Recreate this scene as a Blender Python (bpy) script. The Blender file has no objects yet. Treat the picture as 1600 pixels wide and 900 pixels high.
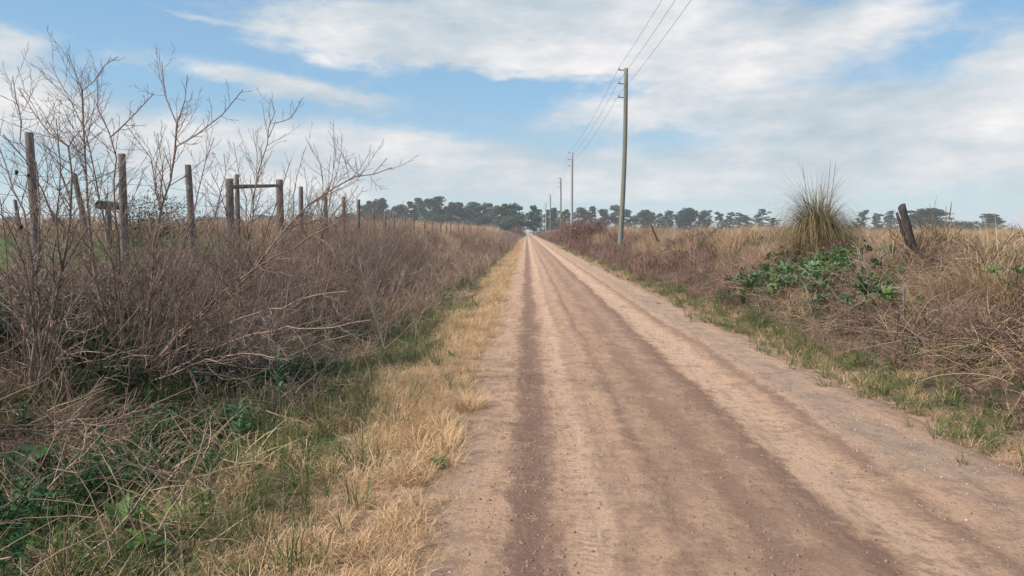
import bpy, math, random
import numpy as np
from mathutils import Vector, Matrix, Euler

R = math.radians
rnd = random.Random(11)
rng = np.random.default_rng(7)
scene = bpy.context.scene
col = scene.collection

# ------------------------------------------------------------------ camera
CAM_Z, F = 1.6, 1155.0
PITCH, YAW = 4.357, 1.14
cam_d = bpy.data.cameras.new('camera'); cam_d.sensor_width = 36; cam_d.lens = 26.0
cam_d.clip_start = 0.05; cam_d.clip_end = 6000
cam = bpy.data.objects.new('camera', cam_d); col.objects.link(cam)
cam.location = (0, 0, CAM_Z); cam.rotation_euler = (R(90 - PITCH), 0, R(YAW))
scene.camera = cam
MC = Euler((R(90 - PITCH), 0, R(YAW))).to_matrix()

def at(px, py, Y):
    """world point seen at photo pixel (px,py) and lying Y metres down the road"""
    d = MC @ Vector(((px - 800) / F, (450 - py) / F, -1.0))
    k = Y / d.y
    return Vector((d.x * k, Y, CAM_Z + d.z * k))

# ------------------------------------------------------------------ light, sky
scene.render.engine = 'CYCLES'
scene.view_settings.view_transform = 'Standard'
scene.view_settings.look = 'None'
scene.view_settings.gamma = 1
scene.view_settings.use_curve_mapping = False
scene.view_settings.exposure = 0.12
scene.cycles.volume_bounces = 1
scene.cycles.max_bounces = 6
scene.cycles.sample_clamp_indirect = 4
scene.cycles.diffuse_bounces = 3
SUN_EL, SUN_AZ = 42, -115     # azimuth from the road direction (+Y), clockwise positive
sd = bpy.data.lights.new('sun', 'SUN'); sd.energy = 4.9; sd.angle = R(3); sd.color = (1, 0.92, 0.81)
so = bpy.data.objects.new('sun', sd); col.objects.link(so)
sdir = Vector((math.sin(R(SUN_AZ)) * math.cos(R(SUN_EL)), math.cos(R(SUN_AZ)) * math.cos(R(SUN_EL)), math.sin(R(SUN_EL))))
so.rotation_euler = sdir.to_track_quat('Z', 'Y').to_euler()

class NT:
    """small node helper"""
    def __init__(s, tree): s.t = tree; s.n = tree.nodes; s.l = tree.links
    def new(s, typ, **kw):
        n = s.n.new(typ)
        for k, v in kw.items(): setattr(n, k, v)
        return n
    def put(s, sock, v):
        if isinstance(v, bpy.types.NodeSocket): s.l.new(v, sock)
        elif v is not None: sock.default_value = v
    def m(s, op, a, b=None, c=None, clamp=False):
        n = s.new('ShaderNodeMath', operation=op, use_clamp=clamp)
        for i, v in enumerate((a, b, c)):
            if v is not None: s.put(n.inputs[i], v)
        return n.outputs[0]
    def mix(s, f, a, b, blend='MIX'):
        n = s.new('ShaderNodeMix', data_type='RGBA', blend_type=blend)
        s.put(n.inputs[0], f); s.put(n.inputs[6], a if not isinstance(a, tuple) else (*a[:3], 1)); s.put(n.inputs[7], b if not isinstance(b, tuple) else (*b[:3], 1))
        return n.outputs[2]
    def ramp(s, f, stops, interp='LINEAR'):
        n = s.new('ShaderNodeValToRGB'); cr = n.color_ramp; cr.interpolation = interp
        cr.elements[0].position = stops[0][0]; cr.elements[0].color = (*stops[0][1], 1)
        cr.elements[1].position = stops[-1][0]; cr.elements[1].color = (*stops[-1][1], 1)
        for p, c in stops[1:-1]:
            e = cr.elements.new(p); e.color = (*c, 1)
        s.put(n.inputs[0], f); return n.outputs[0]
    def noise(s, vec, scale=1, detail=4, rough=.55, dist=0, out=0):
        n = s.new('ShaderNodeTexNoise'); s.put(n.inputs['Vector'], vec)
        n.inputs['Scale'].default_value = scale; n.inputs['Detail'].default_value = detail
        n.inputs['Roughness'].default_value = rough; n.inputs['Distortion'].default_value = dist
        return n.outputs[out]
    def vec(s, x, y, z=0.0):
        n = s.new('ShaderNodeCombineXYZ'); s.put(n.inputs[0], x); s.put(n.inputs[1], y); s.put(n.inputs[2], z); return n.outputs[0]
    def sstep(s, v, a, b, lo=0.0, hi=1.0):
        n = s.new('ShaderNodeMapRange', interpolation_type='SMOOTHSTEP'); s.put(n.inputs[0], v)
        n.inputs[1].default_value = a; n.inputs[2].default_value = b; n.inputs[3].default_value = lo; n.inputs[4].default_value = hi
        return n.outputs[0]

world = bpy.data.worlds.new('World'); scene.world = world; world.use_nodes = True
w = NT(world.node_tree); w.n.clear()
sky = w.new('ShaderNodeTexSky', sky_type='NISHITA'); sky.sun_disc = False
sky.sun_elevation = R(SUN_EL); sky.sun_rotation = R(SUN_AZ)
sky.dust_density = 1.0; sky.ozone_density = 1.6; sky.air_density = 1.0
tc = w.new('ShaderNodeTexCoord')
sp = w.new('ShaderNodeSeparateXYZ'); w.put(sp.inputs[0], tc.outputs['Generated'])
az = w.m('ARCTAN2', sp.outputs[0], sp.outputs[1])
el = w.m('ARCSINE', sp.outputs[2])
elp = w.m('MAXIMUM', el, 0.0)
# the cloud banks: azimuth/elevation ellipses broken up by noise
def azel(px, py):
    d = MC @ Vector(((px - 800) / F, (450 - py) / F, -1.0)); d.normalize()
    return math.atan2(d.x, d.y), math.asin(d.z)
nv = w.vec(az, w.m('MULTIPLY', el, 2.6), 0.0)
n1 = w.noise(nv, 4.6, 9, .58, .25)
n2 = w.noise(nv, 13.0, 6, .62, .2)
wob = w.m('MULTIPLY_ADD', n1, 0.16, -0.08)
elw = w.m('MULTIPLY_ADD', wob, 0.45, el)
azw = w.m('ADD', az, wob)
CLOUDS = [  # px, py, half width px, half height px, slope, amount
    (760, 42, 290, 44, -0.05, 1.1), (1090, 88, 190, 40, 0.03, 1.15), (560, 30, 130, 24, 0.1, .7), (1330, 28, 120, 24, -0.05, .75), (930, 20, 200, 40, 0, .6),
    (5, 68, 48, 22, 0.0, .9), (90, 150, 50, 26, 0.1, 1.0), (60, 200, 150, 34, .1, .9), (450, 138, 190, 19, .12, 1.0),
    (330, 235, 300, 38, .10, 1.05), (640, 235, 220, 30, .12, 1.0), (960, 178, 110, 24, 0.0, .8), (1130, 60, 260, 60, .05, .45), (1200, 170, 160, 30, 0, .45), (720, 90, 200, 25, .1, .45), (1370, 200, 330, 44, 0.0, .95),
    (1180, 262, 330, 26, 0.0, .85), (1600, 70, 80, 30, .1, .5), (1590, 160, 130, 34, 0, .6), (300, 22, 70, 7, .1, .5), (690, 292, 460, 26, 0, .8), (1350, 300, 420, 20, 0, .7),
    (780, -160, 600, 60, 0, .8), (-300, 120, 200, 60, 0, .8), (1900, 150, 200, 90, 0, .8), (1300, -260, 500, 70, 0, .7)]
cov = None
for px, py, a, b, sl, am in CLOUDS:
    A, E = azel(px, py); ka = F / a; kb = F / b
    du = w.m('SUBTRACT', azw, A)
    dv = w.m('SUBTRACT', w.m('MULTIPLY_ADD', du, sl, elw), E)
    q = w.m('ADD', w.m('POWER', w.m('ABSOLUTE', w.m('MULTIPLY', du, ka)), 2.0), w.m('POWER', w.m('ABSOLUTE', w.m('MULTIPLY', dv, kb)), 2.0))
    g = w.m('MULTIPLY', w.m('EXPONENT', w.m('MULTIPLY', q, -0.8)), am)
    cov = g if cov is None else w.m('ADD', cov, g)
away = w.sstep(w.m('ABSOLUTE', az), .9, 1.3)                      # behind the camera the noise alone makes cloud
away = w.m('MAXIMUM', away, w.sstep(el, .5, .8))
cov = w.m('MULTIPLY_ADD', away, w.m('MULTIPLY', w.noise(nv, 1.7, 4), 1.1), cov)
cov2 = w.m('MULTIPLY_ADD', w.m('SUBTRACT', n1, .52), 1.25, cov)
cov2 = w.m('MULTIPLY_ADD', w.m('SUBTRACT', n2, .5), 1.15, cov2)
mask = w.sstep(cov2, .26, .98)
tone = w.m('MULTIPLY_ADD', w.m('SUBTRACT', w.noise(w.vec(az, w.m('MULTIPLY', el, 2.8), 3.0), 6.5, 8, .6), .5), 2.3, w.m('MULTIPLY_ADD', cov2, .22, .25))
ccol = w.ramp(tone, [(0.0, (0.44, 0.53, 0.60)), (.4, (.60, .65, .69)), (.68, (.76, .76, .765)), (1, (.95, .91, .88))])
bluesky = w.ramp(w.m('MULTIPLY', elp, 2.2), [(0, (0.56, 0.74, 0.80)), (.15, (.48, .69, .81)), (.38, (.31, .565, .82)), (.8, (.21, .44, .75)), (1, (.16, .37, .68))])
skys = w.mix(1.0, sky.outputs[0], (0.085, 0.085, 0.085), 'MULTIPLY')
base = w.mix(.72, skys, bluesky)
final = w.mix(w.m('MULTIPLY', mask, .93), base, ccol)
hz = w.sstep(el, 0.0, .085, .6, 0.0)
final = w.mix(hz, final, (.60, .75, .79))
bg = w.new('ShaderNodeBackground'); w.put(bg.inputs[0], w.mix(1.0, final, (10, 10, 10), 'MULTIPLY')); bg.inputs[1].default_value = 0.1
wo = w.new('ShaderNodeOutputWorld'); w.l.new(bg.outputs[0], wo.inputs[0])

# ------------------------------------------------------------------ tagging helpers
def tag(o, label=None, cat=None, group=None, kind=None):
    if label: o['label'] = label
    if cat: o['category'] = cat
    if group: o['group'] = group
    if kind: o['kind'] = kind
    return o
def empty(name, loc=(0, 0, 0), rz=0.0):
    o = bpy.data.objects.new(name, None); col.objects.link(o); o.location = loc; o.rotation_euler = (0, 0, rz)
    o.empty_display_size = .2; return o
def link(name, me, parent=None, loc=(0, 0, 0), rz=0.0, sc=1.0):
    o = bpy.data.objects.new(name, me); col.objects.link(o); o.parent = parent
    o.location = loc; o.rotation_euler = (0, 0, rz); o.scale = (sc, sc, sc) if not isinstance(sc, tuple) else sc
    return o

# ------------------------------------------------------------------ materials
def pos(nt):
    return nt.new('ShaderNodeNewGeometry').outputs['Position']
def plant_mat(name, stops, rough=.75, trans=.25, patch=.35, patch_scale=.5):
    """colour varies blade by blade (tint), plant by plant, and in broad patches"""
    m = bpy.data.materials.new(name); m.use_nodes = True; t = NT(m.node_tree); t.n.clear()
    a = t.new('ShaderNodeAttribute', attribute_name='tint'); oi = t.new('ShaderNodeObjectInfo')
    f = t.m('ADD', t.m('MULTIPLY', a.outputs['Fac'], .62 - patch * .4), t.m('MULTIPLY', oi.outputs['Random'], .38 - patch * .2))
    f = t.m('ADD', f, t.m('MULTIPLY', t.m('SUBTRACT', t.noise(pos(t), patch_scale, 3), .12), patch * 1.1))
    c = t.ramp(f, stops)
    b = t.new('ShaderNodeBsdfPrincipled'); t.put(b.inputs['Base Color'], c); b.inputs['Roughness'].default_value = rough
    b.inputs['Specular IOR Level'].default_value = .25
    o = t.new('ShaderNodeOutputMaterial')
    if trans > 0:
        tr = t.new('ShaderNodeBsdfTranslucent'); t.put(tr.inputs[0], c)
        mx = t.new('ShaderNodeMixShader'); mx.inputs[0].default_value = trans
        t.l.new(b.outputs[0], mx.inputs[1]); t.l.new(tr.outputs[0], mx.inputs[2]); t.l.new(mx.outputs[0], o.inputs[0])
    else: t.l.new(b.outputs[0], o.inputs[0])
    return m
M = {}
M['straw'] = plant_mat('straw', [(0, (.26, .15, .075)), (.3, (.50, .325, .17)), (.6, (.70, .49, .285)), (1, (.84, .66, .43))])
M['hay'] = plant_mat('hay', [(0, (.15, .10, .06)), (.3, (.34, .235, .13)), (.6, (.56, .405, .24)), (1, (.72, .56, .37))])
M['hayfar'] = plant_mat('hay_pinkish', [(0, (.19, .11, .07)), (.3, (.36, .225, .14)), (.6, (.54, .37, .235)), (1, (.68, .51, .34))])
M['weed'] = plant_mat('dead_weed', [(0, (.07, .042, .034)), (.3, (.21, .125, .095)), (.55, (.38, .255, .19)), (.8, (.52, .375, .28)), (1, (.64, .49, .37))], trans=.1)
M['weedred'] = plant_mat('dead_weed_reddish', [(0, (.055, .03, .027)), (.3, (.16, .088, .075)), (.55, (.28, .165, .135)), (.8, (.42, .275, .215)), (1, (.54, .40, .30))], trans=.1)
M['paletwig'] = plant_mat('pale_twig', [(0, (.14, .09, .07)), (.3, (.33, .235, .18)), (.55, (.50, .37, .29)), (1, (.68, .54, .43))], trans=.1)
M['bramble'] = plant_mat('dark_bramble', [(0, (.03, .018, .017)), (.5, (.085, .05, .045)), (1, (.2, .125, .105))], trans=.0)
M['green'] = plant_mat('green_grass', [(0, (.035, .06, .02)), (.3, (.075, .115, .035)), (.5, (.12, .165, .05)), (.68, (.22, .22, .09)), (.85, (.40, .31, .16)), (1, (.55, .42, .24))], trans=.3)
M['field'] = plant_mat('field_grass', [(0, (.10, .16, .05)), (.35, (.19, .28, .085)), (.7, (.27, .35, .13)), (1, (.32, .29, .14))], trans=.3)
M['dleaf'] = plant_mat('dark_leaf', [(0, (.012, .035, .012)), (.4, (.027, .07, .022)), (.7, (.05, .12, .035)), (1, (.10, .17, .06))], rough=.5, trans=.25)
M['bleaf'] = plant_mat('bright_leaf', [(0, (.03, .075, .022)), (.35, (.07, .15, .035)), (.6, (.12, .22, .05)), (.85, (.24, .30, .09)), (1, (.36, .30, .14))], rough=.5, trans=.3)
M['sleaf'] = plant_mat('silver_leaf', [(0, (.03, .08, .035)), (.4, (.07, .15, .07)), (.7, (.13, .23, .11)), (1, (.24, .32, .18))], rough=.5, trans=.2)
M['pampas'] = plant_mat('pampas_blade', [(0, (.10, .075, .035)), (.3, (.21, .165, .08)), (.55, (.36, .28, .15)), (.8, (.50, .39, .24)), (1, (.62, .50, .34))], trans=.2, patch=.1)
M['pampasdead'] = plant_mat('pampas_dead', [(0, (.09, .05, .035)), (.5, (.20, .125, .085)), (1, (.34, .23, .17))], trans=.15, patch=.1)
M['tree'] = plant_mat('tree_foliage', [(0, (.014, .034, .022)), (.4, (.038, .072, .042)), (.7, (.07, .11, .06)), (1, (.12, .155, .085))], trans=.15, patch=.1)
M['treethin'] = plant_mat('tree_foliage_thin', [(0, (.03, .04, .03)), (.5, (.07, .075, .055)), (1, (.12, .11, .08))], trans=.15, patch=.1)

def bark_mat(name, c1, c2, scale=(30, 30, 3), rough=.85, bump=.4, lichen=None):
    m = bpy.data.materials.new(name); m.use_nodes = True; t = NT(m.node_tree)
    b = t.n['Principled BSDF']; b.inputs['Roughness'].default_value = rough; b.inputs['Specular IOR Level'].default_value = .2
    tcn = t.new('ShaderNodeTexCoord'); mp = t.new('ShaderNodeMapping'); t.l.new(tcn.outputs['Object'], mp.inputs[0]); mp.inputs['Scale'].default_value = scale
    n = t.noise(mp.outputs[0], 1, 6, .65)
    c = t.ramp(n, [(.25, c1), (.75, c2)])
    a = t.new('ShaderNodeAttribute', attribute_name='tint')
    c = t.mix(t.m('MULTIPLY', a.outputs['Fac'], .45), c, c2)
    if lichen:
        c = t.mix(t.sstep(t.noise(tcn.outputs['Object'], 9, 5, .6), .55, .68), c, lichen)
    t.put(b.inputs['Base Color'], c)
    bp = t.new('ShaderNodeBump'); bp.inputs['Strength'].default_value = bump; bp.inputs['Distance'].default_value = .01
    t.put(bp.inputs['Height'], n); t.l.new(bp.outputs[0], b.inputs['Normal'])
    return m
M['twig'] = bark_mat('shrub_bark', (.055, .038, .034), (.38, .275, .22), (6, 6, 6), bump=.1)
M['post'] = bark_mat('weathered_post', (.06, .052, .05), (.24, .20, .18), (40, 40, 3), bump=.7, lichen=(.27, .27, .21))
M['dpost'] = bark_mat('dark_stump', (.022, .019, .02), (.12, .095, .085), (40, 40, 3), bump=.9)
M['pole'] = bark_mat('pole_wood', (.10, .105, .085), (.27, .26, .21), (22, 22, .7), bump=.5, lichen=(.25, .28, .20))
M['concrete'] = bark_mat('pole_concrete', (.30, .30, .29), (.42, .42, .40), (8, 8, 1), bump=.2)
M['iron'] = bark_mat('bracket_metal', (.05, .05, .055), (.12, .12, .12), bump=.1)
M['porcelain'] = bark_mat('insulator', (.18, .15, .13), (.30, .27, .25), rough=.3, bump=0)
M['wire'] = bark_mat('wire_steel', (.09, .09, .09), (.16, .155, .15), bump=0)
M['trunk'] = bark_mat('tree_bark', (.10, .09, .08), (.28, .25, .22), (2, 2, .4), bump=.3)
M['stone'] = plant_mat('stone', [(0, (.12, .10, .095)), (.4, (.24, .20, .18)), (.8, (.36, .31, .28)), (1, (.52, .48, .44))], rough=.9, trans=0, patch=.1)
M['clod'] = plant_mat('earth_clod', [(0, (.17, .11, .08)), (.5, (.27, .175, .13)), (1, (.36, .25, .18))], rough=1, trans=0, patch=.1)
M['dhead'] = plant_mat('dead_flower_head', [(0, (.02, .012, .012)), (1, (.07, .045, .04))], trans=0, patch=.1)

# ------------------------------------------------------------------ noise + terrain
_perm = np.random.default_rng(3).random((256, 256))
def vnoise(x, y, s=1.0):
    x = np.asarray(x, float) * s + 1000.3; y = np.asarray(y, float) * s + 1000.7
    xi = np.floor(x).astype(int); yi = np.floor(y).astype(int); fx = x - xi; fy = y - yi
    fx = fx * fx * (3 - 2 * fx); fy = fy * fy * (3 - 2 * fy)
    g = lambda a, b: _perm[a & 255, b & 255]
    return (g(xi, yi) * (1 - fx) + g(xi + 1, yi) * fx) * (1 - fy) + (g(xi, yi + 1) * (1 - fx) + g(xi + 1, yi + 1) * fx) * fy
def fbm(x, y, s=1.0, o=4):
    r = 0; a = .5
    for i in range(o): r = r + a * vnoise(x, y, s * 2 ** i + i * .01); a *= .5
    return r - .47
PX = np.array([-3000, -60, -7.4, -6.6, -5.9, -5.1, -4.3, -3.4, -2.5, -1.7, -1.0, -.45, 1.3, 3.1, 3.7, 4.3, 5.0, 5.8, 6.6, 7.4, 9, 14, 3000])
PZ = np.array([1.0, 1.0, 1.08, 1.05, .80, .42, .05, -.22, -.24, -.10, -.01, .0, .03, .0, -.05, .0, .22, .55, .92, 1.12, 1.12, 1.0, 1.0])
def H(x, y):
    x = np.asarray(x, float); y = np.asarray(y, float)
    xs = x + .5 * (vnoise(x * 0, y, .16) - .5)
    z = (np.interp(xs - .25, PX, PZ) + np.interp(xs, PX, PZ) * 2 + np.interp(xs + .25, PX, PZ)) / 4
    amp = np.clip(np.maximum(-.6 - x, x - 3.3) / 1.5, .08, 1)
    amp = amp * np.where(np.abs(x) > 60, .6, 1)
    z = z + np.clip((x - 4.6) / 1.5, 0, 1) * np.clip((40 - x) / 20, 0, 1) * 1.1 * fbm(x + 31, y + 3, .25, 3)
    return z + amp * (.24 * fbm(x, y, .5, 4) + .06 * fbm(x + 50, y, 2.3, 3))
def road_edge(y):
    e = fbm(np.asarray(y) * 0 + 9, y, .9, 4)
    return -.50 + .26 * e, 3.20 + .3 * fbm(np.asarray(y) * 0 + 77, y, .8, 4)
def zroad(x, y):
    g = lambda c, s, a: a * np.exp(-((x - c - .04 * (vnoise(x * 0, y, .2) - .5)) / s) ** 2)
    z = .022 + g(.0, .14, -.014) + g(.3, .16, -.012) + g(1.35, .35, .012) + g(2.05, .22, -.018) + g(2.55, .1, .008) + g(.62, .1, .006) - .01 * g(.84, .05, 1)
    rough = .35 + g(.02, .15, .8) + g(1.4, .3, .5) + g(2.8, .4, .8)
    z = z + rough * (.016 * fbm(x, y, 3.1, 4) + .014 * fbm(x, y, 11, 3)) + .01 * fbm(x + 8, y, .5, 2)
    l, r = road_edge(y)
    d = np.minimum(x - l, r - x)
    return z - .16 * np.clip(.0 - d, 0, 1) - .10 * np.clip(.2 - d, 0, 1)

def mk_mesh(name, V, Fq, tint=None, mats=None, smooth=False, midx=None):
    V = np.asarray(V, np.float32); Fq = np.asarray(Fq, np.int32); k = Fq.shape[1]
    me = bpy.data.meshes.new(name)
    me.vertices.add(len(V)); me.vertices.foreach_set('co', V.ravel())
    me.loops.add(Fq.size); me.loops.foreach_set('vertex_index', Fq.ravel())
    me.polygons.add(len(Fq)); me.polygons.foreach_set('loop_start', np.arange(0, Fq.size, k, dtype=np.int32))
    me.polygons.foreach_set('loop_total', np.full(len(Fq), k, np.int32))
    if midx is not None: me.polygons.foreach_set('material_index', np.asarray(midx, np.int32))
    if smooth: me.polygons.foreach_set('use_smooth', np.ones(len(Fq), bool))
    for m in (mats or []): me.materials.append(m)
    if tint is not None:
        a = me.attributes.new('tint', 'FLOAT', 'POINT'); a.data.foreach_set('value', np.asarray(tint, np.float32))
    me.update(calc_edges=True); me.validate()
    return me
def grid_mesh(name, xs, ys, fz, mats):
    X, Y = np.meshgrid(xs, ys); Z = fz(X, Y); nx, ny = len(xs), len(ys)
    V = np.stack([X.ravel(), Y.ravel(), Z.ravel()], 1)
    i = (np.arange(ny - 1)[:, None] * nx + np.arange(nx - 1)[None]).ravel()
    return mk_mesh(name, V, np.stack([i, i + 1, i + 1 + nx, i + nx], 1), mats=mats, smooth=True)

# ground material: soil and litter near, straw fields with green pasture far
gm = bpy.data.materials.new('soil_and_litter'); gm.use_nodes = True; t = NT(gm.node_tree); b = t.n['Principled BSDF']
P = pos(t); s3 = t.new('ShaderNodeSeparateXYZ'); t.put(s3.inputs[0], P)
c = t.ramp(t.noise(P, 3, 8, .7), [(.3, (.045, .033, .024)), (.5, (.12, .085, .055)), (.7, (.22, .155, .10))])
c = t.mix(t.sstep(t.noise(P, 1.1, 4), .5, .62), c, (.045, .065, .022))
fieldc = t.ramp(t.noise(P, .5, 8, .7), [(.3, (.20, .125, .075)), (.5, (.32, .21, .13)), (.7, (.43, .30, .19))])
greenc = t.ramp(t.noise(P, 1.3, 8, .7), [(.3, (.07, .10, .035)), (.55, (.125, .165, .06)), (.75, (.22, .22, .10))])
lf = t.m('MULTIPLY', t.sstep(s3.outputs[0], -7.6, -6.8, 1, 0), t.sstep(s3.outputs[1], 42, 52, 1, 0))
rf = t.sstep(s3.outputs[0], 9, 13)
lf2 = t.m('MULTIPLY', t.sstep(s3.outputs[0], -7.6, -6.8, 1, 0), t.sstep(s3.outputs[1], 42, 52))
c = t.mix(t.m('MAXIMUM', rf, lf2), c, fieldc); c = t.mix(lf, c, greenc)
nr = t.m('MULTIPLY', t.sstep(s3.outputs[0], -1.5, -.75), t.sstep(s3.outputs[0], 4.1, 3.5))
nr = t.m('MULTIPLY', nr, t.sstep(t.noise(P, 6, 6, .7), .36, .56, .25, 1))
c = t.mix(nr, c, t.ramp(t.noise(P, 30, 5, .7), [(.3, (.22, .14, .10)), (.5, (.42, .27, .18)), (.7, (.56, .37, .24))]))
t.put(b.inputs['Base Color'], c); b.inputs['Roughness'].default_value = .95; b.inputs['Specular IOR Level'].default_value = .1
bp = t.new('ShaderNodeBump'); bp.inputs['Distance'].default_value = .05; bp.inputs['Strength'].default_value = .8
t.put(bp.inputs['Height'], t.noise(P, 9, 6, .7)); t.l.new(bp.outputs[0], b.inputs['Normal'])

def graded(a, b, s0, g, mx):
    out = [a]; s = s0
    while out[-1] < b: out.append(out[-1] + s); s = min(s * g, mx)
    return out
xs = np.unique(np.round(np.concatenate([-np.array(graded(9, 2400, .3, 1.25, 200)), np.arange(-9, -.6, .12), np.arange(-.6, 3.4, .25), np.arange(3.4, 10, .14), np.array(graded(10, 2400, .3, 1.25, 200))]), 3))
ys = np.unique(np.round(np.concatenate([-np.array(graded(-1, 30, .5, 1.2, 4)), np.arange(1, 22, .14), np.array(graded(22, 2600, .15, 1.02, 80))]), 3))
def zground(x, y):
    inside = (x > -.55) & (x < 3.25)
    return H(x, y) - np.where((x > -.3) & (x < 3.0), .12, 0)
g = link('ground', grid_mesh('ground', xs, ys, zground, [gm])); g['kind'] = 'structure'

# the road: packed earth, a sheet just proud of the ground with ruts pressed in
rm = bpy.data.materials.new('packed_earth'); rm.use_nodes = True; t = NT(rm.node_tree); b = t.n['Principled BSDF']
P = pos(t); s3 = t.new('ShaderNodeSeparateXYZ'); t.put(s3.inputs[0], P); X, Y = s3.outputs[0], s3.outputs[1]
wv = t.noise(t.vec(X, t.m('MULTIPLY', Y, .35)), 1.0, 3)
wv2 = t.noise(t.vec(t.m('MULTIPLY', X, 3), t.m('MULTIPLY', Y, 1.5)), 2.5, 9, .78)
Xw = t.m('ADD', X, t.m('MULTIPLY_ADD', wv, .34, -.17)); Xw = t.m('ADD', Xw, t.m('MULTIPLY_ADD', wv2, .42, -.21))
LT, LP, MD, DK, DR, GR = (.63, .40, .26), (.72, .475, .325), (.47, .30, .20), (.33, .20, .138), (.26, .158, .113), (.50, .35, .245)
stops = [(-.6, MD), (-.42, GR), (-.25, LT), (-.14, LT), (-.07, DK), (.0, DR), (.08, DR), (.15, DK), (.22, LT), (.40, LP), (.5, MD), (.66, LT), (.76, MD), (.82, DK),
         (.9, MD), (1.05, MD), (1.15, DK), (1.45, MD), (1.62, DK), (1.72, DR), (1.78, LT), (1.86, LP), (2.08, LP), (2.2, LT), (2.3, MD), (2.37, DK), (2.45, LT), (2.8, GR), (3.05, LT), (3.3, MD)]
stops = [((x + .8) / 4.4, cc) for x, cc in stops]
c = t.ramp(t.m('DIVIDE', t.m('ADD', Xw, .8), 4.4), stops)
c = t.mix(t.m('MULTIPLY', t.sstep(t.noise(t.vec(t.m('MULTIPLY', X, 2.2), t.m('MULTIPLY', Y, .45)), 1.0, 6, .65), .52, .66, 0, .65), t.m('MULTIPLY', t.sstep(X, .35, .6), t.sstep(X, 1.3, 1.6, 1, 0))), c, LT)
streak = t.noise(t.vec(t.m('MULTIPLY', X, 9), t.m('MULTIPLY', Y, 1.1)), 1.0, 8, .72)
c = t.mix(t.sstep(streak, .45, .72, 0, .6), c, (.31, .20, .145)); c = t.mix(t.sstep(streak, .30, .48, .45, 0), c, LT)
mott = t.noise(P, 3.6, 9, .75)
c = t.mix(t.sstep(mott, .5, .62, 0, .6), c, DK); c = t.mix(t.sstep(mott, .38, .47, .5, 0), c, LT)
sp_ = t.noise(P, 45, 4, .7)
c = t.mix(t.sstep(sp_, .57, .70, 0, .7), c, (.17, .11, .085)); c = t.mix(t.sstep(sp_, .30, .42, .5, 0), c, (.60, .45, .34))
gmask = t.m('MULTIPLY', t.sstep(X, 2.2, 2.6), t.sstep(t.noise(P, .9, 4), .40, .6))
gmask = t.m('MAXIMUM', gmask, t.m('MULTIPLY', t.sstep(t.noise(P, 1.3, 4, .6), .55, .66), .5))
vo = t.new('ShaderNodeTexVoronoi'); t.put(vo.inputs['Vector'], P); vo.inputs['Scale'].default_value = 70
grc = t.ramp(vo.outputs['Color'], [(0, (.16, .14, .135)), (.5, (.36, .31, .28)), (1, (.62, .57, .53))])
c = t.mix(t.sstep(t.noise(P, 14, 6, .8), .53, .64, 0, .55), c, (.22, .14, .105))
c = t.mix(t.m('MULTIPLY', gmask, t.sstep(vo.outputs['Distance'], .2, .45, .75, 0.1)), c, grc)
edge = t.m('MAXIMUM', t.sstep(X, -.25, -.6), t.sstep(X, 3.0, 3.35))
t.put(b.inputs['Base Color'], c); b.inputs['Roughness'].default_value = .95; b.inputs['Specular IOR Level'].default_value = .12
h = t.m('MULTIPLY', t.noise(P, 12, 8, .8), 2.0)
h = t.m('ADD', h, t.m('MULTIPLY', sp_, .35))
h = t.m('ADD', h, t.m('MULTIPLY', t.m('MULTIPLY', gmask, t.sstep(vo.outputs['Distance'], .5, .1)), .45))
tread = t.m('SINE', t.m('ADD', t.m('MULTIPLY', Y, 105), t.m('MULTIPLY', t.m('ABSOLUTE', t.m('SINE', t.m('MULTIPLY', X, 22))), 3.0)))
def band(cx, wd): return t.m('EXPONENT', t.m('MULTIPLY', t.m('POWER', t.m('ABSOLUTE', t.m('DIVIDE', t.m('SUBTRACT', Xw, cx), wd)), 2.0), -1.0))
tm = t.m('MULTIPLY', t.m('ADD', t.m('ADD', band(.3, .1), band(2.28, .10)), band(-.2, .08)), t.sstep(t.noise(P, .8, 3), .42, .6))
h = t.m('ADD', h, t.m('MULTIPLY', t.m('MULTIPLY', tread, tm), .2))
bp = t.new('ShaderNodeBump'); bp.inputs['Distance'].default_value = .03; bp.inputs['Strength'].default_value = .85
t.put(bp.inputs['Height'], h); t.l.new(bp.outputs[0], b.inputs['Normal'])
rx = np.arange(-.85, 3.56, .03)
ry = np.concatenate([-np.arange(1, 30, 1.0)[::-1], np.arange(0, 2.4, .2), np.arange(2.4, 12, .03), np.array(graded(12, 2500, .04, 1.03, 60))])
r = link('dirt_road', grid_mesh('dirt_road', rx, ry, zroad, [rm])); r['kind'] = 'structure'

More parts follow.
